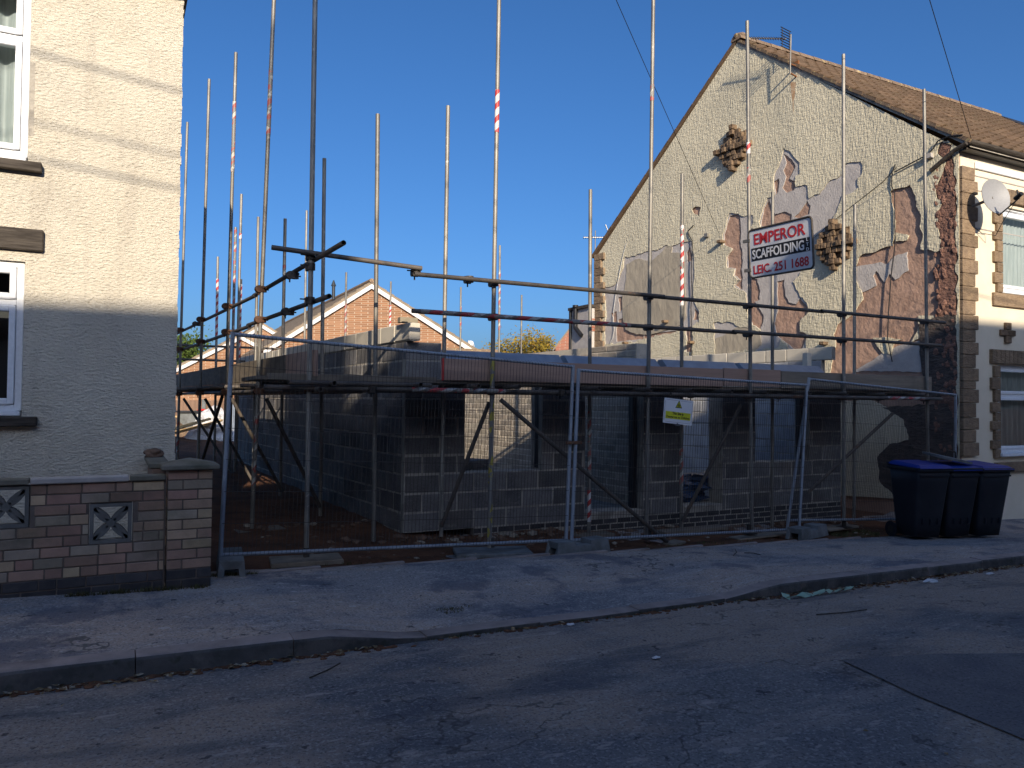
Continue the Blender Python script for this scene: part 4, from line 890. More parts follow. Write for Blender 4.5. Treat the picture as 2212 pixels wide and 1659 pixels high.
hole2 = crop1([(1075, 670), (1175, 638), (1195, 660), (1225, 760), (1240, 870), (1235, 968), (1310, 985), (1345, 965), (1330, 880), (1320, 800), (1345, 730), (1310, 668), (1340, 600), (1362, 520), (1325, 470), (1342, 412), (1380, 400)]) + [(.035, 3.9), (.035, -1.5), (.55, -1.5), (.75, -.9), (.62, -.25), (1.15, -.05), (1.5, .12), (2.2, .10), (2.5, .3)] + crop1([(790, 1480), (780, 1420), (812, 1350), (882, 1310), (935, 1230), (930, 1198), (890, 1140), (898, 1060), (915, 1008), (1000, 980), (1090, 955), (1100, 860)])
hole3 = crop2([(590, 462), (860, 385), (990, 358), (1060, 305), (1100, 345), (1180, 300), (1330, 268), (1342, 400), (1350, 600), (1338, 900), (1375, 1000), (1402, 1060), (1398, 1150), (1330, 1200), (1338, 1500), (1250, 1480), (1262, 1222), (1200, 1250), (830, 1330), (700, 1372), (380, 1398), (368, 1200), (382, 1000), (366, 780), (480, 770), (540, 650), (575, 560)])
hole4 = crop2([(455, 300), (480, 205), (520, 225), (505, 290), (420, 390), (350, 440), (330, 410)])
hole5 = crop1([(38, 765), (60, 748), (85, 752), (74, 800), (50, 785)])
rag = lambda p, s, a=.05: ragged(p, a, .06, s)
eo = [(.0, -1.55), (-.012, 4.26), (GAPEX[0], GAPEX[1] - .20), (GBACK[0] - .03, GBACK[1] - .03), (GBACK[0] - .03, -2.1)]
sheet('cream_render', eo, [rag(hole1, 1), rag(hole2, 2), rag(hole3, 3), rag(hole5, 5, .02)], .021, .038, M['gcream'], RH)
# mauve-grey base coat showing inside the holes (with terracotta where that has gone too)
t1 = crop1([(515, 470), (560, 500), (578, 540), (548, 600), (578, 615), (570, 665), (530, 680), (508, 650), (530, 590), (515, 560), (530, 520)])
t2 = crop1([(465, 620), (492, 600), (490, 650), (478, 690), (470, 650)])
t3 = crop1([(640, 715), (656, 745), (650, 790), (600, 810), (570, 805), (615, 760)])
t4 = crop1([(440, 705), (455, 760), (470, 790), (520, 770), (555, 790), (550, 850), (395, 850), (398, 820), (412, 758)])
t5 = crop1([(235, 795), (283, 784), (292, 870), (290, 930), (300, 1000), (300, 1180), (262, 1160), (292, 1130), (258, 1108), (264, 1070), (224, 1068), (222, 1014), (250, 970), (207, 948), (204, 895)])
t6 = crop3([(170, 0), (310, 0), (350, 160), (350, 300), (270, 330), (340, 420), (400, 520), (400, 620), (350, 720), (370, 820), (180, 760), (165, 400)])
t7 = crop3([(600, 20), (700, 10), (720, 240), (770, 340), (880, 360), (930, 280), (1060, 430), (1070, 500), (960, 560), (960, 660), (925, 760), (1010, 760), (1020, 860), (960, 1010), (850, 1020), (720, 910), (590, 810), (560, 640), (610, 420)])
t8 = crop1([(165, 1360), (240, 1355), (300, 1400), (260, 1440), (170, 1430)])
g1 = sheet('grey_base_coat', rag(hole1, 1), [rag(t, 20 + i, .03) for i, t in enumerate((t1, t2, t3, t4, t5, t6, t7))], .004, .020, M['greycoat'], RH)
t9 = crop2([(440, 1060), (500, 1040), (508, 1190), (480, 1200)]); t10 = crop2([(520, 890), (575, 880), (565, 1020), (530, 1050)]); t11 = crop2([(495, 1240), (520, 1130), (570, 1110), (600, 1230), (800, 1290), (790, 1340), (500, 1370)]); t12 = crop2([(1262, 400), (1300, 340), (1322, 480), (1270, 510)]); t13 = crop2([(1352, 1010), (1395, 1060), (1392, 1130), (1338, 1130)]); t14 = crop2([(1262, 1215), (1310, 1205), (1322, 1490), (1256, 1480)])
sheet('grey_base_coat', rag(hole3, 3), [rag(t, 40 + i, .02) for i, t in enumerate((t9, t10, t11, t12, t13, t14))], .004, .020, M['greycoat'], RH)
sheet('grey_base_coat', rag(crop1([(893, 1062), (950, 1055), (1000, 1040), (1060, 1050), (1110, 1000), (1160, 985), (1168, 1085), (1100, 1128), (1070, 1100), (1040, 1150), (1000, 1085), (985, 1110), (1000, 1160), (930, 1192), (892, 1140)]), 51, .04), [], .002, .018, M['greycoat'], RH)
sheet('grey_base_coat', rag(crop1([(880, 1610), (1100, 1480), (1220, 1450), (1252, 1540), (1245, 1610)]), 50, .03), [], .002, .018, M['greycoat'], RH)
sheet('cement_patch', rag(crop2([(610, 530), (700, 480), (745, 465), (880, 500), (990, 395), (1060, 312), (1110, 350), (1100, 405), (1240, 400), (1258, 1100), (1210, 1190), (900, 1290), (720, 1292), (600, 1240), (565, 1100), (562, 900), (605, 700)]), 60, .02), [], .021, .034, M['cement'], RH)
sheet('cement_patch', rag(crop1([(160, 1440), (210, 1420), (300, 1360), (390, 1400), (400, 1470), (330, 1530), (160, 1530)]), 61, .02), [], .021, .030, M['cement'], RH)
for q, pl_ in enumerate(([(1220, 1322), (1308, 1318), (1312, 1370), (1250, 1420), (1170, 1470), (1215, 1400)], [(980, 1435), (1060, 1430), (1135, 1440), (1090, 1470), (1080, 1520), (1035, 1520)], [(1100, 880), (1172, 900), (1160, 925), (1100, 930)])):
    sheet('cream_render', rag(crop1(pl_), 70 + q, .03), [], .004, .028, M['gcream'], RH)
# rough red mortar strip beside the quoins, with lumps
sheet('rough_mortar_strip', rag([(.05, -1.6), (.05, 4.02)] + crop1([(1378, 405), (1345, 415), (1328, 470), (1364, 520), (1342, 600), (1312, 668), (1347, 730), (1322, 800), (1338, 900), (1330, 1150), (1320, 1400), (1330, 1700)]), 80, .03), [], .0, .03, M['rough_red'], RH)
lm = MB()
for i in range(170):
    s_ = random.uniform(.06, .40); z_ = random.uniform(-.9, 4.0); lm.blob(gpt(s_, z_, -.03), random.uniform(.02, .055), i, 1, .7, (.4, 1, 1.4))
kind(lm.build('mortar_lumps', M['rough_red'], RH), 'stuff')
sheet('dark_bare_masonry', rag([gst(onG(x, y)) for x, y in ((1908, 880), (2050, 872), (2066, 905), (2066, 1075), (1950, 1085), (1905, 1040), (1896, 985), (1925, 960), (1965, 950), (1955, 905))], 90, .04), [], .002, .040, M['darkmas'], RH)
sheet('dark_bare_masonry', rag([gst(onG(x, y)) for x, y in ((1985, 700), (2070, 672), (2070, 860), (2010, 860), (1990, 790))], 91, .04), [], .0, .036, M['darkmas'], RH)
# cracks, cable runs and stubs of stone left in the wall
def cable(name, pts, r, m, off=-.05, par=None, label=None, cat=None):
    b = MB(); P_ = [onG(x, y) - N2 * -off if False else onG(x, y) + N2 * off for x, y in pts]
    b.path(P_, r, 5); o = b.build(name, M[m], par)
    if label: tag(o, label, cat)
    return o
V2 = lambda pts, o, k: [((o[0] + x / k) / 1.82278, (o[1] + y / k) / 1.82278) for x, y in pts]
cable('cable', V2([(618, 305), (590, 400), (555, 560), (530, 700), (505, 860), (480, 1040), (478, 1150), (490, 1230), (470, 1330), (440, 1385)], (2250, 850), 2.766), .008, 'cloth_white', -.06, label='loose white cable hanging down the far side of the peeling gable', cat='cable')
cable('cable', V2([(1350, 105), (1290, 165), (1300, 215), (1335, 270), (1335, 420), (1325, 600), (1335, 860), (1322, 1000), (1330, 1250), (1325, 1400), (1330, 1550)], (2250, 850), 2.766), .011, 'blackp', -.06, label='dark cable clipped down the middle of the gable from a small bracket', cat='cable')
cable('cable', V2([(1105, 530), (1090, 570), (1085, 640), (1102, 680), (1105, 940), (1098, 1000), (1085, 1100), (1070, 1300), (1065, 1440), (1090, 1560)], (2700, 250), 1.3273), .010, 'blackp', -.06, label='dark cable hanging over the terracotta patch near the front corner', cat='cable')
cable('cable', V2([(1110, 545), (1040, 620), (880, 745), (770, 835), (600, 980)], (2700, 250), 1.3273), .006, 'blackp', -.05, label='thin wire slanting down across the gable from the eaves', cat='wire')
cable('cable', V2([(1830, 880), (1740, 890), (1670, 920), (1640, 970), (1600, 1010), (1390, 1120)], (2688, 0), 1.6458), .012, 'blackp', -.08, label='black cable looping from the eaves gutter across the top of the gable corner', cat='cable')
for i, (x, y) in enumerate(((1563, 523), (1357, 741), (1499, 740), (1443, 695), (1786, 742))):
    c = onG(x, y); m4 = Matrix.Translation(c) @ Matrix.Rotation(SA, 4, 'Z')
    MB().box((-.17, -.055, -.03), (.02, .055, .03), m4).build('stone_stub', M['plaque'], RH, bevel=.008)
MB().box((-.10, -.05, -.04), (.0, .05, .04), Matrix.Translation(onG(1531, 509)) @ Matrix.Rotation(SA, 4, 'Z')).build('cable_bracket', M['galv'], RH)
MB().box((-.12, -.05, -.03), (.0, .05, .05), Matrix.Translation(onG((2688 + 1615 / 1.6458) / 1.82278, (1020 / 1.6458) / 1.82278)) @ Matrix.Rotation(SA, 4, 'Z')).build('cable_bracket', M['coping_pale'], RH)
# two rock-faced stone plaques, stones in a stepped diamond
def plaque(c2d, k, seed):
    s0, z0 = c2d; rn = random.Random(seed)
    pl0 = MB().box((-.03, -.30 * k, -.30 * k), (.03, .30 * k, .30 * k), Matrix.Translation(gpt(s0, z0, -.03)) @ Matrix.Rotation(SA, 4, 'Z')).build('stone_plaque', M['plaque'], RH)
    rows = [(-4, 1), (-3, 3), (-2, 5), (-1, 6), (0, 8), (1, 6), (2, 5), (3, 3), (4, 1)]
    for r_, n in rows:
        wd = .115 * k
        for j in range(n):
            y_ = (j - (n - 1) / 2) * wd + rn.uniform(-.008, .008); zz = r_ * .108 * k
            if rn.random() < .08 and n > 4: continue
            q = .10 + rn.uniform(-.02, .05) + (.05 if j == n // 2 or r_ == 0 else 0)
            put('stone', U['plaque'], pl0, gpt(s0 + y_, z0 + zz, -q / 2 - .02), SA, rn.uniform(-.05, .05), 0, (q, wd * .88, .098 * k))
plaque(gst(onG(1590, 322)), 1.05, 1); plaque(gst(onG(1808, 530)), 1.0, 2)

# front wall of the right house
RX1 = 30.0
rwin = [(13.42, 15.2, 1.98, 3.45), (13.33, 15.2, -.80, .72)]
holed_wall(GX + .03, RX1, -2.6, 4.32, GYY, GYY + .3, rwin, 'front_wall', M['cream_smooth'], RH)
MB().prism([(GX, GYY + .3, -2.5), (GX, GBACK[0] + GYY, -2.5), (GX, GBACK[0] + GYY, 4.2), (GX, GYY + .3, 4.2)], (.3, 0, 0)) if False else None
# quoins
zq = -.80; i = 0; rn = random.Random(9)
while zq < 3.95:
    h = rn.uniform(.20, .245) if i != 5 else .13; long_ = i % 2 == 0; l = .42 if long_ else .34
    put('quoin_stone', U['quoin'], RH, (GX - .025 + l / 2, GYY - .02, zq + h / 2), 0, rn.uniform(-.015, .015), 0, (l, .10, h - .008))
    if not long_: MB().box((GX + .31, GYY - .012, zq + .02), (GX + .40, GYY + .01, zq + h - .02)).build('pale_filler', M['cream_smooth'], RH)
    zq += h; i += 1
# window surrounds
def surround(x0, z0, z1, seed, soldier_z):
    rn = random.Random(seed); z = z0 - .0; i = 0
    while z < z1 - .05:
        h = min(rn.uniform(.14, .22), z1 - z); l = .235 if i % 2 else .155
        put('surround_stone', U['quoin'], RH, (x0 - l / 2, GYY - .005, z + h / 2), 0, 0, 0, (l, .09, h - .008)); z += h; i += 1
    x = x0 - .24
    while x < x0 + 3:
        put('head_stone', U['quoin'], RH, (x + .06, GYY - .008, soldier_z + .115), 0, 0, 0, (.112, .10, .235)); x += .12
surround(13.42, 1.95, 3.5, 3, 3.52); surround(13.33, -.86, .72, 4, .745)
MB().box((13.17, GYY - .05, 1.72), (15.4, GYY + .02, 1.945)).build('stone_sill_band', M['quoin'], RH, bevel=.01)
MB().box((13.2, GYY - .07, -1.10), (15.4, GYY + .02, -.93)).build('stone_sill_band', M['quoin'], RH, bevel=.01)
for k_, (x0, x1, z0, z1) in enumerate(rwin):
    w_ = upvc_window(RH, x0 + .003, x1, z0 + .03, z1, GYY + .06, (z0 + .95 * (z1 - z0)) if k_ == 0 else (z0 + .66 * (z1 - z0)))
    MB().box((x0 - .02, GYY - (.05 if k_ == 0 else .10), z0 - .03), (x1, GYY + .08, z0 + .028)).build('white_sill', M['upvc'], w_, bevel=.006)
    curtain(w_, x0 + .05, x1, z0 + .03, z1, GYY + .22, per=.11 if k_ == 0 else .15, fold=.015 if k_ == 0 else .03)
MB().box((GX + .4, GYY - .035, 3.98), (RX1, GYY - .002, 4.10)).build('cornice_band', M['upvc'], RH, bevel=.01)
for z in (3.86, 3.62, 2.98): MB().box((GX + .42, GYY - .010, z), (RX1, GYY - .002, z + .018)).build('string_line', M['coping_pale'], RH)
MB().box((GX - .05, GYY - .16, 4.20), (RX1, GYY - .145, 4.33)).build('fascia', M['lintel'], RH)
MB().box((GX - .02, GYY - .145, 4.20), (RX1, GYY + .0, 4.215)).build('soffit', M['blackp'], RH)
g_ = MB()
for a in range(6):
    t0, t1 = math.pi + math.pi * a / 6, math.pi + math.pi * (a + 1) / 6
    p0 = (GYY - .215 + .06 * math.cos(t0), 4.31 + .06 * math.sin(t0)); p1 = (GYY - .215 + .06 * math.cos(t1), 4.31 + .06 * math.sin(t1))
    g_.prism([(GX - .10, p0[0], p0[1]), (GX - .10, p1[0], p1[1]), (GX - .10, p1[0] * 1.0 , p1[1] + .006), (GX - .10, p0[0], p0[1] + .006)], (RX1 - GX, 0, 0))
g_.build('gutter', M['lintel'], RH)
MB().tube((GX - .12, GYY + .02, 4.20), (GX - .12, GYY + .42, 3.98), .036, 10).tube((GX - .12, GYY - .2, 4.27), (GX - .12, GYY + .02, 4.20), .036, 10).build('gutter_end_pipe', M['lintel'], RH)
# small stone cross on the wall between the windows
for bx in ((13.50, GYY - .05, 1.10, 13.66, 1.22), (13.50, GYY - .05, 1.33, 13.66, 1.45), (13.37, GYY - .045, 1.225, 13.575, 1.325), (13.58, GYY - .045, 1.225, 13.79, 1.325)):
    MB().box((bx[0], bx[1], bx[2]), (bx[3], GYY + .0, bx[4])).build('cross_stone', M['plaque'], RH, bevel=.008)
# roof: two slopes, tiles in courses
EY, EZ = GYY - .20, 4.335; AY, AZ_ = GYY + GAPEX[0], GAPEX[1] - .15
slope = Vector((0, AY - EY, AZ_ - EZ)); SLN = slope.length; sd = slope.normalized(); sn = Vector((0, -sd.z, sd.y)); pitch_r = math.atan2(sd.z, sd.y)
def verge_x(y): return GX - .07 - (y - GYY) * math.tan(SA)
MB().add([(verge_x(EY) + .03, EY, EZ - .05), (RX1, EY, EZ - .05), (RX1, AY, AZ_ - .05), (verge_x(AY) + .03, AY, AZ_ - .05), (verge_x(EY) + .03, EY, EZ - .11), (RX1, EY, EZ - .11), (RX1, AY, AZ_ - .11), (verge_x(AY) + .03, AY, AZ_ - .11)], [(0,1,2,3), (7,6,5,4), (0,4,5,1), (1,5,6,2), (2,6,7,3), (3,7,4,0)]).build('roof_deck', M['mortar'], RH)
NC = 18; ex_ = SLN / NC; TW = .30
# rolled tile: a flat pan with a raised roll and a thick tail
tm = MB(); prof = [(-.5, .0), (-.22, -.006), (.05, -.004), (.18, .022), (.33, .034), (.46, .020), (.5, .0)]
tv = [(x * TW, -ex_ * .5, z + .018) for x, z in prof] + [(x * TW, ex_ * .62, z - .006) for x, z in prof] + [(x * TW, -ex_ * .5, z - .006) for x, z in prof]; n_ = len(prof)
tm.add(tv, [(i, i + 1, n_ + i + 1, n_ + i) for i in range(n_ - 1)] + [(2 * n_ + i, 2 * n_ + i + 1, i + 1, i) for i in range(n_ - 1)] + [(0, n_, 2 * n_)])
tme = tm.mesh('roof_tile', M['tile']); tiles = []
for r_ in range(NC):
    for c in range(int((21.6 - 12.0) / TW) + 2):
        y_ = EY + sd.y * ex_ * (r_ + .5); x_ = verge_x(y_) + TW * .5 + c * TW
        if x_ > 21.4 - .0: continue
        tiles.append((x_, r_))
tiles.sort(key=lambda t: t[0] + t[1] * .12); st = MB(); rn = random.Random(4)
for i, (x_, r_) in enumerate(tiles):
    c = Vector((x_, EY, EZ)) + sd * (ex_ * (r_ + .5)) + sn * (.006 + rn.uniform(0, .006)); ea = (pitch_r + rn.uniform(-.012, .004), 0, rn.uniform(-.006, .006))
    if i < 296: put('roof_tile', tme, RH, c, ea[2], ea[0])
    else:
        m4 = Matrix.Translation(c) @ Matrix.Rotation(ea[0], 4, 'X'); st.add([m4 @ Vector(v) for v in tv], tm.f)
kind(st.build('roof_tile_rows', M['tile'], RH), 'stuff')
MB().add([(21.42, EY, EZ + .01), (RX1 + 8, EY, EZ + .01), (RX1 + 8, AY, AZ_ + .07), (21.42, AY, AZ_ + .07), (21.42, EY, EZ - .05), (RX1 + 8, EY, EZ - .05), (RX1 + 8, AY, AZ_), (21.42, AY, AZ_)], [(0,1,2,3), (7,6,5,4), (0,4,5,1), (1,5,6,2), (2,6,7,3), (3,7,4,0)]).build('slate_roof', M['tile_black'], RH)
# ragged verge seen from below (back slope edge too)
for r_ in range(NC):
    y_ = EY + sd.y * ex_ * r_; z_ = EZ + sd.z * ex_ * r_
    m4 = Matrix.Translation((verge_x(y_ + .1), y_ + sd.y * ex_ / 2, z_ + sd.z * ex_ / 2 - .012)) @ Matrix.Rotation(pitch_r - .035, 4, 'X')
    MB().box((-.01, -ex_ * .55, -.030), (.10, ex_ * .55, .018), m4).build('verge_tile', M['ridge'], RH)
BY, BZ = GYY + GBACK[0] + .12, GBACK[1]
bs_ = Vector((0, BY - AY, BZ - AZ_)); bl_ = bs_.length; pb_ = math.atan2(bs_.z, bs_.y)
for r_ in range(19):
    t_ = (r_ + .5) / 19; y_ = AY + bs_.y * t_
    m4 = Matrix.Translation((verge_x(y_), y_, AZ_ + bs_.z * t_ + .03)) @ Matrix.Rotation(pb_ + .04, 4, 'X')
    MB().box((.0, -bl_ / 38 * 1.15, -.018), (.25, bl_ / 38 * 1.15, .012), m4).build('verge_tile', M['tile'], RH)
MB().add([(verge_x(AY), AY, AZ_ + .02), (RX1, AY, AZ_ + .02), (RX1, BY, BZ + .02), (verge_x(BY), BY, BZ + .02), (verge_x(AY), AY, AZ_ - .06), (RX1, AY, AZ_ - .06), (RX1, BY, BZ - .06), (verge_x(BY), BY, BZ - .06)], [(0,1,2,3), (7,6,5,4), (0,4,5,1), (1,5,6,2), (2,6,7,3), (3,7,4,0)]).build('rear_slope', M['tile'], RH)
MB().blob((verge_x(AY) + .12, AY, AZ_ + .06), .13, 5, 2, .3, (1.3, 1, .8)).build('ridge_mortar', M['ridge'], RH)
x = verge_x(AY) - .02; rn = random.Random(2)
while x < 21.3:
    b = MB(); n = 8; vs_ = []
    for xx, k in ((x, 1.04), (x + .44, 1.0)):
        for j in range(n + 1):
            a = math.pi * j / n; vs_.append((xx, AY + .15 * k * math.cos(a), AZ_ - .04 + .13 * k * math.sin(a)))
    b.add(vs_, [(j, j + 1, n + 2 + j, n + 1 + j) for j in range(n)] + [tuple(range(n + 1)), tuple(range(n + 1, 2 * n + 2))[::-1]]).build('ridge_tile', M['ridge'], RH); x += .45 + rn.uniform(-.003, .006)
# rear extension with a black waste pipe
E0 = gpt(GBACK[0] + .0, 0, 0)
ex0 = Vector((10.62, 17.7, 0))
exm = MB().box((11.40, 17.45, -1.9), (12.4, 18.40, 2.60)).build('rear_extension', M['greycoat'], RH)
MB().box((11.34, 17.40, 2.60), (12.0, 18.5, 2.68)).build('extension_roof_edge', M['lintel'], exm)
MB().box((11.45, 17.435, 1.95), (11.8, 17.46, 2.3)).build('bare_brick', M['redbrick'], exm)
MB().tube((11.34, 18.1, 2.62), (11.34, 18.1, 2.1), .06, 10).tube((11.34, 18.1, 2.1), (11.36, 17.8, 1.85), .06, 10).tube((11.34, 18.1, 2.66), (11.34, 18.1, 2.72), .08, 10).build('waste_pipe', M['blackp'], exm)
MB().tube((11.36, 18.40, 2.6), (11.36, 18.40, -1.5), .04, 8).build('downpipe', M['blackp'], exm)
# far-side quoin stones down the back edge of the gable
zq = .6; i = 0; rn = random.Random(19)
while zq < GBACK[1] - .1:
    h = rn.uniform(.17, .25); l = .30 if i % 2 else .42
    put('quoin_stone', U['quoin'], RH, tuple(gpt(GBACK[0] - l / 2 + .02, zq + h / 2, -.05)), math.atan2(D2.y, D2.x), 0, 0, (l, .10, h - .01)); zq += h; i += 1

sheet('rust_stain', rag([gst(onG(x, y)) for x, y in ((1710, 178), (1722, 178), (1719, 215), (1716, 250), (1713, 215))], 95, .015), [], .0375, .0385, M['ruststain'], RH)
# satellite dish on the front wall
DC = Vector((12.56, 7.36, 3.40)); dn = Vector((-.30, -1, .18)).normalized()
dx_ = dn.cross(Vector((0, 0, 1))).normalized(); dz_ = dx_.cross(dn).normalized()
ds = thing('satellite_dish', 'round grey satellite dish on the cream wall above the quoins of the right-hand house', 'satellite dish', (12.95, 7.75, 3.2))
b = MB(); rings = 5; seg = 24; vs_ = [DC - dn * .06]
for r_ in range(1, rings + 1):
    for j in range(seg):
        a = 2 * math.pi * j / seg; q = r_ / rings; vs_.append(DC + dx_ * (.26 * q * math.cos(a)) + dz_ * (.30 * q * math.sin(a)) - dn * (.06 * (1 - q * q)))
fs = [(0, 1 + j, 1 + (j + 1) % seg) for j in range(seg)] + [(1 + (r_ - 1) * seg + j, 1 + r_ * seg + j, 1 + r_ * seg + (j + 1) % seg, 1 + (r_ - 1) * seg + (j + 1) % seg) for r_ in range(1, rings) for j in range(seg)]
nv = len(vs_); vs_ += [v - dn * .008 for v in vs_]; fs += [tuple(i + nv for i in f[::-1]) for f in fs]
b.add(vs_, fs, True).build('reflector', M['dish'], ds)
MB().tube(DC - dz_ * .33, DC + dn * .42 - dz_ * .22, .011, 6).tube(DC - dz_ * .33, DC - dn * .1 - dz_ * .2, .011, 6).build('arm', M['blackp'], ds)
MB().tube(DC + dn * .34 - dz_ * .20, DC + dn * .47 - dz_ * .17, .034, 10).tube(DC + dn * .40 - dz_ * .19, DC + dn * .40 - dz_ * .08, .014, 6).build('receiver', M['blackp'], ds)
MB().tube(DC - dn * .06, (DC.x - .02, 7.78, DC.z - .1), .025, 8).box((DC.x - .08, 7.765, DC.z - .25), (DC.x + .04, 7.79, DC.z + .02)).build('wall_mount', M['galv'], ds)
MB().path([DC + dn * .40 - dz_ * .2, (12.9, 7.45, 3.05), (12.95, 7.6, 2.85), (12.8, 7.74, 2.9), (12.6, 7.76, 3.0)], .006, 5).build('lead', M['blackp'], ds)

# television aerials
def yagi(name, label, base, boom_a, boom_b, mast_top, n, grid_=True, r=.012, up=Vector((0, 0, 1)), el=.16):
    t = thing(name, label, 'aerial', base); MB().tube(base, mast_top, .014, 8).build('mast', M['galv'], t)
    a, b = Vector(boom_a), Vector(boom_b); MB().tube(a, b, r, 6).build('boom', M['alu'], t); m = MB(); d = (b - a).normalized(); sd_ = d.cross(up).normalized()
    for i in range(n):
        c = a.lerp(b, (i + .2) / n); m.tube(c - sd_ * el / 2 + up * 0, c + sd_ * el / 2, .006, 5); m.tube(c - up * .04, c + up * .04, .004, 4)
    m.build('elements', M['blackp'], t)
    if grid_:
        g = MB()
        for i in range(8):
            o = d * .04 * abs(i - 3.5) * 0; z_ = up * (-.19 + .054 * i)
            g.tube(b + z_ - sd_ * .17 + o, b + z_ + sd_ * .17 + o, .009, 5)
        g.tube(b - up * .2 - sd_ * .12, b + up * .2 - sd_ * .12, .008, 5).tube(b - up * .2 + sd_ * .12, b + up * .2 + sd_ * .12, .008, 5); g.build('reflector_grid', M['blackp'], t)
    return t
ab = onG(1727, 156) - N2 * .28; at = onG(1730, 88) - N2 * .30
ya = yagi('tv_aerial', 'television aerial with a slatted reflector on a rusty bracket near the top of the gable', ab - Vector((0, 0, .1)), onG(1652, 93) - N2 * .42, onG(1722, 93) - N2 * .34, at + Vector((0, 0, .05)), 14)
bb = onG(1722, 154)
MB().tube(bb + Vector((0, 0, .10)), ab + Vector((0, 0, .10)), .018, 6).tube(bb - Vector((0, 0, .12)), ab - Vector((0, 0, .08)), .018, 6).box((-.03, -.05, -.2), (.0, .05, .2), Matrix.Translation(bb) @ Matrix.Rotation(SA, 4, 'Z')).build('wall_bracket', M['rust'], ya)
q0 = ray(1284, 690) * 22; q1 = ray(1286, 498) * 22
yb = yagi('tv_aerial', 'second television aerial on a tall thin mast behind the back corner of the gable', q0, ray(1260, 513) * 22, ray(1316, 513) * 22, q1, 12, False, .016, el=.30)
MB().tube(ray(1318, 510) * 22, ray(1308, 485) * 22, .014, 6).build('boom', M['alu'], yb); [MB().tube(ray(1310 + 2.2 * i, 489 + 5.5 * i) * 22 - Vector((.06, 0, -.02)), ray(1310 + 2.2 * i, 489 + 5.5 * i) * 22 + Vector((.06, 0, -.02)), .006, 4).build('element', M['blackp'], yb) for i in range(4)]

# ------------------------------------------------------------------ wheelie bins
def bin_(x, y, rot, lid, label, open_=0):
    z = zpave(x, y) + .0; t = thing('wheelie_bin', label, 'wheelie bin', (x, y, z), 'wheelie bins on the pavement by the gable')
    m4 = Matrix.Translation((x, y, z)) @ Matrix.Rotation(rot, 4, 'Z') @ Matrix.Diagonal((.90, .92, 1.0, 1))
    # local: -y is the front, x across
    lv = []; nz = 5
    for i in range(nz + 1):
        k = i / nz; h = .05 + k * .90; hw = .215 + .062 * k; f = -(.20 + .15 * k); bk = .21 + .07 * k; r_ = .05
        for sx, sy, a0 in ((1, f, -90), (1, bk, 0), (-1, bk, 90), (-1, f, 180)):
            for j in range(4):
                a = R(a0 + 30 * j); cx_ = sx * (hw - r_); cy_ = sy + (r_ if sy < 0 else -r_); lv.append(m4 @ Vector((cx_ + r_ * math.cos(a), cy_ + r_ * math.sin(a), h)))
    n = 16; fs = [(i * n + j, i * n + (j + 1) % n, (i + 1) * n + (j + 1) % n, (i + 1) * n + j) for i in range(nz) for j in range(n)] + [tuple(range(n))[::-1], tuple(range(nz * n, nz * n + n))]
    MB().add(lv, fs, True).build('body', M['bin'], t)
    MB().box((-.295, -.375, .925), (.295, -.33, .975), m4).box((-.295, -.33, .93), (-.262, .29, .97), m4).box((.262, -.33, .93), (.295, .29, .97), m4).box((-.29, .25, .93), (.29, .30, .99), m4).build('rim', M['bin'], t, bevel=.008)
    MB().tube(m4 @ Vector((-.25, .34, 1.0)), m4 @ Vector((.25, .34, 1.0)), .016, 8).box((-.24, .27, .94), (-.20, .35, 1.01), m4).box((.20, .27, .94), (.24, .35, 1.01), m4).build('handle', M['bin'], t)
    rb_ = MB()
    for q in (-.13, 0, .13): rb_.box((q - .006, -.262, .22), (q + .006, -.205, .30), m4)
    rb_.box((-.25, -.352, .86), (.25, -.325, .885), m4).box((-.252, -.30, .80), (.252, .25, .815), m4); kind(rb_.build('moulded_ribs', M['bin'], t), 'stuff')
    lb = MB(); m5 = m4 @ Matrix.Translation((0, .30, .985)) @ Matrix.Rotation(open_, 4, 'X')
    v = [(-.285, 0, .0), (.285, 0, .0), (.300, -.70, -.01), (-.300, -.70, -.01), (-.24, -.04, .055), (.24, -.04, .055), (.25, -.60, .035), (-.25, -.60, .035)]
    lb.add([m5 @ Vector(p) for p in v], [(3, 2, 1, 0), (0, 1, 5, 4), (1, 2, 6, 5), (2, 3, 7, 6), (3, 0, 4, 7), (4, 5, 6, 7)]).build('lid', M[lid], t, bevel=.012, seg=2)
    for s in (-1, 1):
        w_ = MB().tube(m4 @ Vector((s * .225, .235, .10)), m4 @ Vector((s * .275, .235, .10)), .10, 20).build('wheel', M['bin'], t, bevel=.01)
        MB().tube(m4 @ Vector((s * .277, .235, .10)), m4 @ Vector((s * .280, .235, .10)), .055, 14).build('hub', M['darkclamp'], w_)
    MB().tube(m4 @ Vector((-.27, .235, .10)), m4 @ Vector((.27, .235, .10)), .012, 8).build('axle', M['galv'], t)
    return m4
bin_(9.66, 6.72, R(-15), 'blue_lid', 'blue-lidded dark wheelie bin nearest the scaffold, leftmost of the three', .02)
bm4 = bin_(10.17, 6.64, R(-12), 'blue_lid', 'dark wheelie bin with a grey lid lying on top, between the two blue-lidded bins', .05)
bin_(10.66, 6.52, R(-12), 'blue_lid', 'blue-lidded dark wheelie bin nearest the white wall, rightmost of the three', .03)
cd = thing('box_lid', 'loose grey lid with a handle lying tilted on the middle wheelie bin', 'lid', bm4 @ Vector((0, 0, 1.06)))
m6 = bm4 @ Matrix.Translation((-.05, -.05, 1.09)) @ Matrix.Rotation(.16, 4, 'Y') @ Matrix.Rotation(.12, 4, 'X')
plate(.62, .42, .08, -.012, .018, m6, 'lid_panel', M['concrete'], cd); MB().path([m6 @ Vector(p) for p in ((.08, .12, .02), (.10, .12, .10), (.25, .12, .10), (.28, .12, .02))], .010, 6).build('handle', M['darkclamp'], cd)

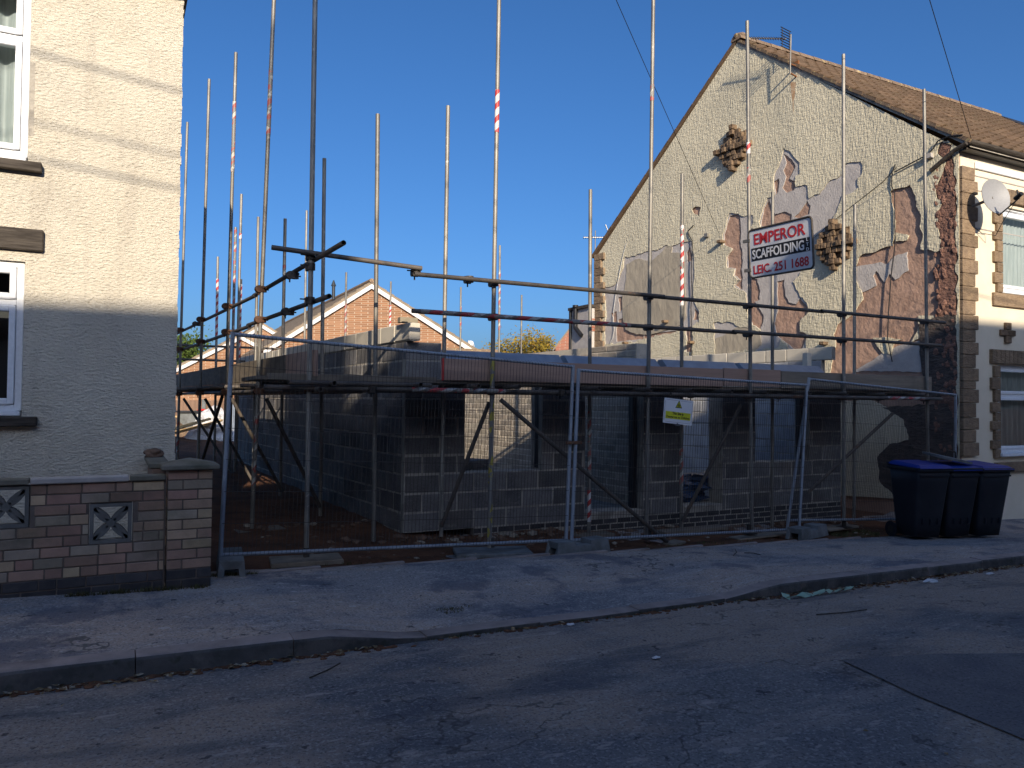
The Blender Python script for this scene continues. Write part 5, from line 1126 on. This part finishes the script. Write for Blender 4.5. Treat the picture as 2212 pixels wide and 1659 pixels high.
# ------------------------------------------------------------------ things far behind
def gable_house(name, label, apex, half, eave_dz, length, dirn, facing, hgt, m_roof, extra=None):
    """gable faces the street; dirn = direction the ridge runs away"""
    t = thing(name, label, 'house', (apex.x, apex.y, apex.z - hgt), 'new orange brick houses behind the site')
    gx = Vector(facing).normalized(); d = Vector(dirn).normalized(); A = Vector(apex); B = A - gx * half - Vector((0, 0, eave_dz)); C = A + gx * half - Vector((0, 0, eave_dz)); bot = A.z - hgt
    MB().prism([Vector((B.x, B.y, bot)), Vector((C.x, C.y, bot)), C, A, B], d * length).build('wall', M['newbrick'], t)
    for P_, Q_, sgn in ((A, B, -1), (A, C, 1)):
        o = (Q_ - A).normalized(); P2 = A - d * .15; Q2 = Q_ + o * .45 - d * .15; up = Vector((0, 0, 1))
        MB().prism([P2 + up * .06, Q2 + up * .06, Q2 - up * .18, P2 - up * .18], -d * .05).build('bargeboard', M['barge'], t)
        n = 14; L_ = (Q2 - P2).length
        rf = MB().prism([P2 + up * .22, Q2 + up * .22, Q2 + up * .06, P2 + up * .06], d * (length + .3)).build('roof', M['ftile'], t)
        cm = MB()
        for i in range(n):
            a = P2.lerp(Q2, i / n) + up * .22; b = P2.lerp(Q2, (i + 1) / n) + up * .26; cm.prism([a, b, b - up * .05, a - up * .02], d * (length + .3))
        cm.build('tile_course', M['ftile'], rf)
    MB().tube(A + Vector((0, 0, .24)) - d * .2, A + Vector((0, 0, .24)) + d * length, .13, 8).build('ridge', M['ridge'], t)
    return t, A, B, C, d, gx
fc = Vector((8.76, -4.54, 0)).normalized()
away = Vector((.02, 1, 0)).normalized()
h1, A1, B1, C1, d1, g1_ = gable_house('brick_house', 'nearest new orange brick house, its wide gable rising above the block wall', ray(801, 617) * 41, 5.3, 3.35, 26, away, fc, 8.0, None)
v0 = A1 + d1 * 5.5 - g1_ * .7 + Vector((0, 0, -.1)); MB().tube(v0, v0 + Vector((0, 0, .8)), .10, 8).tube(v0 + Vector((0, 0, .8)), v0 + Vector((0, 0, 1.15)), .16, 8, .03).build('roof_vent', M['lead'], h1)
MB().tube(C1 + g1_ * .35 - Vector((0, 0, .35)), C1 + g1_ * .35 + d1 * 20 - Vector((0, 0, .35)), .08, 8).build('gutter', M['blackp'], h1)
h2, A2, B2, C2, d2, g2_ = gable_house('brick_house', 'second new orange brick house, a small gable between the scaffold poles', ray(566, 704) * 54, 5.0, 3.0, 24, away, fc, 8.0, None)
h3, A3, B3, C3, d3, g3_ = gable_house('brick_house', 'furthest new orange brick house beside the cream house, its roof sloping down to the left', ray(520, 728) * 50, 5.6, 2.9, 22, away, fc, 7.6, None)
# porch/side lean-to roofs with small white windows
for hh, base, sc_ in ((h1, B1, 1), (h3, B3, 1)):
    for k in range(3):
        p = base + Vector((-.9, 1.5 + 3 * k, -1.1)); MB().box((p.x - .02, p.y, p.z - 1.0), (p.x + .1, p.y + .9, p.z)).build('window', M['upvc'], hh)
# red brick gable by the rear extension
rb = thing('red_brick_house', 'red brick gable slope beyond the rear extension of the peeling house', 'house', ray(1215, 745) * 40)
p1 = ray(1262, 672) * 40; p2 = ray(1200, 752) * 40; p2b = ray(1200, 820) * 40; p1b = ray(1262, 820) * 40
MB().prism([p2b, p1b, p1, p2], (5.2, 8, 0)).build('wall', M['redbrick'], rb)
MB().prism([p1 + Vector((0, 0, .12)), p2 + Vector((0, 0, .12)) - (p1 - p2) * .08, p2 - (p1 - p2) * .08, p1], (5.3, 8.2, 0)).build('roof_edge', M['ftile'], rb)
# low tiled building behind the lintel with rooftop mast clutter
lb_ = thing('low_tiled_building', 'long low building with a thin tiled edge just above the first lintel', 'building', ray(1010, 790) * 34)
a = ray(930, 757) * 34; b = ray(1075, 762) * 34
MB().prism([a - Vector((0, 0, 3)), b - Vector((0, 0, 3)), b, a], (1.5, 6, 0)).build('wall', M['redbrick'], lb_); MB().prism([a, b, b + Vector((0, 0, .14)), a + Vector((0, 0, .14))], (1.5, 6, 0)).build('roof', M['ridge'], lb_)
ms = ray(1012, 757) * 70; mt = thing('rooftop_mast', 'small white dish and rail mast far off above the low tiled building', 'mast', ms)
MB().tube(ms - Vector((0, 0, 3)), ms + Vector((0, 0, .9)), .08, 6).path([ms + CR * (-.9), ms + CR * (-.9) + CU * .5, ms + CR * .5 + CU * .5, ms + CR * .5], .05, 5).path([ms + CR * (-.9), ms + CR * .5], .05, 5).build('frame', M['alu'], mt)
MB().blob(ms + CR * .2 + CU * .6, .3, 1, 2, .05).build('dish', M['upvc'], mt)
# boundary fence of boards behind the plot
FYY = 29.0
fn = thing('board_fence', 'brown close-boarded fence across the back of the plot behind the rubble', 'fence', (2, 29, -1.7))
x = -1.0; rn = random.Random(3)
fbz = -1.85
while x < 12:
    for k in range(12):
        MB().box((x + k * .15, FYY + (k % 2) * .012, fbz + .15), (x + k * .15 + .148, FYY + .018 + (k % 2) * .012, -.02 + rn.uniform(-.01, .01))).build('board', M['fencewood'], fn) if x < 6.0 else None
    if x >= 6.0: MB().box((x, FYY, fbz + .15), (x + 1.8, FYY + .03, -.02)).build('board_panel', M['fencewood'], fn)
    MB().box((x - .06, FYY - .07, fbz - .05), (x + .06, FYY + .05, +.02)).build('post', M['concrete'] if rn.random() < .5 else M['plank'], fn); MB().box((x + .06, FYY - .04, -.62), (x + 1.74, FYY - .002, -.56)).build('rail', M['plank'], fn); x += 1.92
# rubble heap, timber, sacks, skip at the back of the plot
hp = MB(); gx_ = fr(-.6, 4.4, .14); gy_ = fr(22.4, 28.2, .17)
def hz(x, y):
    r_ = math.exp(-((x - 1.0) / 1.3) ** 2 - ((y - 26.2) / 1.7) ** 2); return -1.66 + 1.45 * r_ + .16 * mnoise.noise(Vector((x * 2, y * 2, 3))) * min(1, r_ * 4) + .05 * mnoise.noise(Vector((x * 6, y * 6, 3)))
hp.add([(x, y, hz(x, y)) for y in gy_ for x in gx_], [(j * len(gx_) + i, j * len(gx_) + i + 1, (j + 1) * len(gx_) + i + 1, (j + 1) * len(gx_) + i) for j in range(len(gy_) - 1) for i in range(len(gx_) - 1)])
kind(hp.build('rubble_heap', M['soil_pale']), 'stuff')
for i, (x, y, z, r_) in enumerate(((2.35, 24.0, -1.25, .50), (2.95, 24.2, -1.3, .48), (2.6, 24.1, -.68, .48), (3.1, 23.6, -1.4, .42))):
    tag(MB().blob((0, 0, 0), r_, i + 3, 3, .35, (1, .8, .95)).build('rubble_sack', M['sack'], loc=(x, y, z)), ('bulging white sack at the left of the heap behind the pole', 'white sack tucked at the right of the sack pile', 'topmost crumpled white sack on the sunlit pile', 'lowest white sack at the front right of the pile')[i], 'sack', 'white sacks behind the scaffold')
for i in range(5):
    o = MB().box((-.05, -1.3, -.03), (.05, 1.3, .03)).build('timber_length', M['plank'], loc=(1.2 + .14 * i, 23.6 + .12 * i, -.95 + .05 * (i % 3))); o.rotation_euler = (-.25, 0, .75 + .05 * i)
    tag(o, 'pale new timber length on the sunlit rubble heap, ' + ('nearest the cream house', 'second from the cream house', 'middle of the five', 'second from the sacks', 'nearest the sacks')[i], 'timber', 'timbers on the heap')
sk = thing('site_bin', 'grey plastic box with red rags on its rim behind the white sacks', 'box', (2.6, 27.0, -1.2))
MB().box((1.9, 26.7, -1.2), (3.2, 27.4, -.42)).build('body', M['concrete'], sk, bevel=.03); MB().box((1.84, 26.64, -.42), (3.26, 27.46, -.36)).build('rim', M['blackp'], sk); MB().blob((2.6, 26.9, -.34), .10, 3, 2, .7, (1.6, 1, .4)).build('rags', M['red'], sk)
tag(MB().box((3.3, 26.2, -1.5), (3.9, 26.5, -.1)).build('grey_board', M['lintelsteel'], bevel=.01), 'pale blue-grey board standing beside the sacks', 'board')

# ------------------------------------------------------------------ trees
def tree(name, label, base, h, crown, n, m, seed, lsz, trunk=.1, dens=(1, 1, 1)):
    rn = random.Random(seed); t = thing(name, label, 'tree', base)
    b = MB(); top = Vector(base) + Vector((0, 0, h * .55)); b.tube(base, top, trunk, 8, trunk * .6); cl = []
    for i in range(9):
        a = rn.uniform(0, 6.28); e = top + Vector((math.cos(a) * crown * rn.uniform(.3, .8), math.sin(a) * crown * rn.uniform(.3, .8), h * rn.uniform(.12, .45))); s_ = Vector(base).lerp(top, rn.uniform(.6, 1)); b.tube(s_, e, trunk * .4, 5, trunk * .12); cl.append(e)
        for k in range(2):
            e2 = e + Vector((rn.uniform(-1, 1), rn.uniform(-1, 1), rn.uniform(0, 1))) * crown * .35; b.tube(e, e2, trunk * .14, 4, .01); cl.append(e2)
    b.build('trunk', M['bark'], t); c = MB()
    for i in range(n):
        q = rn.choice(cl); v = Vector((rn.gauss(0, 1), rn.gauss(0, 1), rn.gauss(0, .8))) * crown * .24; p = q + v
        ax = Vector((rn.uniform(-1, 1), rn.uniform(-1, 1), rn.uniform(-1, 1))).normalized(); bx = ax.orthogonal().normalized(); s_ = lsz * rn.uniform(.6, 1.3)
        c.add([p - ax * s_, p + bx * s_ * .5, p + ax * s_, p - bx * s_ * .5], [(0, 1, 2, 3)])
    c.build('crown', M[m], t); return t
tp = ray(1122, 775) * 46; tree('autumn_tree', 'yellow autumn tree rising beyond the lintels left of the peeling house', (tp.x, tp.y, -1.6), 4.9, 1.9, 4200, 'leafyellow', 3, .10)
tp = ray(1182, 775) * 47; tree('autumn_tree', 'small yellow and red autumn tree just right of the larger yellow tree', (tp.x, tp.y, -1.6), 5.5, .85, 1100, 'leafyellow', 8, .09, .06)
tp = ray(392, 790) * 62; tree('green_tree', 'bright green tree at the roof edge beside the cream house', (tp.x, tp.y, -1.6), 5.4, 2.6, 4200, 'leafgreen', 5, .16)

# ------------------------------------------------------------------ overhead wires, poles and the houses across the street (behind the camera)
T1 = Vector((-7.55, -.90, 10.65))
tg = thing('telegraph_pole', 'wooden telegraph pole on the pavement behind the camera', 'telegraph pole', (T1.x, T1.y, -1.6)); MB().tube((T1.x, T1.y, -1.6), T1 + Vector((0, 0, .3)), .15, 12, .10).build('shaft', M['bark'], tg); MB().box((T1.x - .6, T1.y - .05, T1.z - .1), (T1.x + .6, T1.y + .05, T1.z)).build('crossarm', M['bark'], tg)
def span(a, b, sag, r, label, nm='overhead_wire'):
    a, b = Vector(a), Vector(b); pts = [a.lerp(b, i / 24) - Vector((0, 0, sag * 4 * (i / 24) * (1 - i / 24))) for i in range(25)]
    return tag(MB().path(pts, r, 5).build(nm, M['blackp']), label, 'wire')
span(T1, onG(1560, 505) - N2 * .1, .0, .0055, 'thin overhead wire crossing the sky to the middle of the gable')
span(T1 + Vector((.3, 0, 0)), (12.5, 7.70, 4.35), .0, .0055, 'thin overhead wire crossing the sky to the eaves of the right-hand roof')
LMP = Vector((17.5, -.90, 9.6)); lp = thing('telegraph_pole', 'second wooden telegraph pole further along the far pavement, outside the photo', 'telegraph pole', (LMP.x, LMP.y, -1.6))
MB().tube((LMP.x, LMP.y, -1.7), LMP, .14, 12, .10).build('shaft', M['bark'], lp)
for i, (z0, z1) in enumerate(((7.22, 5.0), (6.6, 4.4), (6.25, 4.2))): span((T1.x, T1.y, z0), (LMP.x, LMP.y, z1), .12, .013 - .003 * (i == 1), ('highest', 'middle', 'lowest')[i] + ' thick cable slung behind the camera between the two telegraph poles', 'street_cable')
op = thing('opposite_terrace', 'terrace of houses across the street behind the camera', 'building', (0, -2.6, -1.6))
RY = -10.2
def ridge_z(x): return (.86 if x < -3.9 else 1.05 if x < 1.0 else 1.40) + .42 * (7.9 - RY)
for x0, x1 in ((-26, -14), (-14, -3.9), (-3.9, 1.0), (1.0, 9), (9, 26)):
    rz = ridge_z((x0 + x1) / 2)
    MB().prism([(x0, -6.2, -2.0), (x0, -6.2, 4.3), (x0, RY, rz), (x0, -14.2, 4.3), (x0, -14.2, -2.0)], (x1 - x0, 0, 0)).build('house_body', M['redbrick'], op)
for cx_, cz_, cw in ((-3.02, 12.6, .82), (-15.5, 10.2, .9), (6.0, 10.4, .9)):
    MB().box((cx_ - cw / 2, RY - .5, 5), (cx_ + cw / 2, RY + .4, cz_)).build('chimney', M['redbrick'], op)

# ------------------------------------------------------------------ small stuff
rn = random.Random(12)
rub = [MB() for _ in range(3)]
for i in range(520):
    x = rn.uniform(1.4, 10.3); y = rn.choice([rn.uniform(8.25, 8.56), rn.uniform(7.1, 8.5), rn.uniform(7.9, 8.5)]) if x > 3 else rn.uniform(7.1, 9.6)
    s_ = rn.choice([.010, .014, .02, .03, .05 if y > 7.9 else .022]) * rn.uniform(.7, 1.2); b = rub[0] if rn.random() < .8 else rub[1]
    b.blob((x, y, zsite(x, y) + s_ * .25), s_, i, 1, .7, (1.3, 1, .6))
kind(rub[0].build('rubble', M['stone']), 'stuff'); kind(rub[1].build('mortar_crumbs', M['commons']), 'stuff')
lf = MB()
def leaf(b, x, y, z, s_):
    a = rn.uniform(0, 6.28); d = Vector((math.cos(a), math.sin(a), rn.uniform(-.15, .35))); e = Vector((-math.sin(a), math.cos(a), rn.uniform(-.3, .3))); c = Vector((x, y, z + s_ * .25)); b.add([c - d * s_, c + e * s_ * .5, c + d * s_, c - e * s_ * .5 + Vector((0, 0, s_ * .25))], [(0, 1, 2, 3)])
for i in range(1500):
    x = rn.uniform(-2, 14) if rn.random() < .75 else rn.uniform(6, 13); k = drop(x)
    if k > .5 and rn.random() < .8: continue
    y = KY0 - .012 - abs(rn.gauss(0, .07)); leaf(lf, x, y, zroad(x, y) + rn.uniform(0, .012), rn.choice([.009, .014, .02, .03]))
for i in range(160):
    x = rn.uniform(-1, 12); y = rn.uniform(1.5, 7.6); leaf(lf, x, y, (zroad(x, y) if y < KY0 else zpave(x, y)) + .001, rn.choice([.007, .010, .016]))
kind(lf.build('fallen_leaves', M['litterleaf']), 'stuff')
gd = MB()
for i in range(1300):   # dirt banked in the gutter
    x = rn.uniform(-2, 14); k = drop(x)
    if k > .6 and rn.random() < .75: continue
    y = KY0 - abs(rn.gauss(0, .045)) - .005; s_ = rn.uniform(.008, .024); gd.blob((x, y, zroad(x, y) + .002), s_, i, 1, .5, (1.6, 1, .55))
kind(gd.build('gutter_dirt', M['soil']), 'stuff')
wd_ = MB()
def tuft(x, y, z, n, h):
    for _ in range(n):
        a = rn.uniform(0, 6.28); l = h * rn.uniform(.5, 1.2); c = Vector((x + rn.gauss(0, .03), y + rn.gauss(0, .015), z)); t_ = c + Vector((math.cos(a) * l * .7, math.sin(a) * l * .7, l)); q = Vector((-math.sin(a), math.cos(a), 0)) * .004
        wd_.add([c - q, c + q, t_], [(0, 1, 2)])
for i in range(60):
    x = rn.uniform(-.3, 1.1); tuft(x, GY - .06 if x < .75 else 6.9, zpave(x, 6.5), 16, .035)
for i in range(90):
    x = rn.uniform(1, 9); tuft(x, 6.98 + rn.uniform(-.02, .25), zsite(x, 7.15) + .01, 9, .03)
for i in range(46):
    x = rn.uniform(2.0, 5.3); tuft(x, KY0 + .0 - .01, zroad(x, KY0), 14, .02)
for i in range(14): tuft(2.36 + rn.gauss(0, .07), 5.62 + rn.gauss(0, .04), zpave(2.36, 5.62), 12, .018)
for i in range(60): tuft(rn.uniform(8.7, 9.5), rn.uniform(7.0, 7.5), zpave(9, 7.1) - .02, 14, .05)
kind(wd_.build('weeds', M['weed']), 'stuff')
for (x, y, l, a) in ((6.02, 6.35, .35, .6), (6.35, 6.28, .18, 1.9), (5.0, 4.35, .5, -.3), (1.05, 4.55, .28, .5)):
    z = (zroad(x, y) if y < KY0 else zpave(x, y)) + .008; tag(MB().path([(x, y, z), (x + l * .5 * math.cos(a), y + l * .5 * math.sin(a), z + .006), (x + l * math.cos(a + .15), y + l * math.sin(a + .15), z)], .005, 5).build('twig', M['lintel']), {6.02: 'bent dark twig on the pavement in front of the middle fence panel', 6.35: 'short dark twig lying just right of the bent twig', 5.0: 'long dark twig on the road below the raised kerb', 1.05: 'dark curved twig on the road at lower left'}[x], 'twig')
lt = MB()
for i in range(10): leaf(lt, 5.32 + .085 * i, 4.93 + rn.uniform(-.03, .03), zroad(5.5, 4.93), .07)
tag(lt.build('plastic_litter', plain('pale_green_plastic', (.30, .45, .33), .5)), 'crumpled pale green plastic strip in the gutter by the kerb', 'litter')
for i, (x, y, r_) in enumerate(((3.1, 3.95, .022), (7.2, 4.88, .06), (8.15, 4.86, .04), (3.1, 4.98, .025))):
    tag(MB().blob((0, 0, 0), r_, i + 20, 2, .6, (1.4, .8, .3)).build('paper_scrap', M['sack'], loc=(x, y, zroad(x, y) + .01)), ('small white scrap on the open road near the dropped kerb', 'largest crumpled white wrapper in the right-hand gutter', 'smaller white wrapper further along the right-hand gutter', 'tiny white scrap at the low kerb')[i], 'litter')
for p, l in (((4.95, 7.5), 'pale broken slab on the soil under the left end of the middle panel'), ((6.1, 7.45), 'pale splintered board beside the foot of the brace')):
    o = MB().box((-.2, -.08, 0), (.2, .08, .03)).build('broken_slab', M['slab'], bevel=.005, loc=(p[0], p[1], zsite(*p) + .005)); o.rotation_euler = (.05, .04, .5); tag(o, l, 'slab')
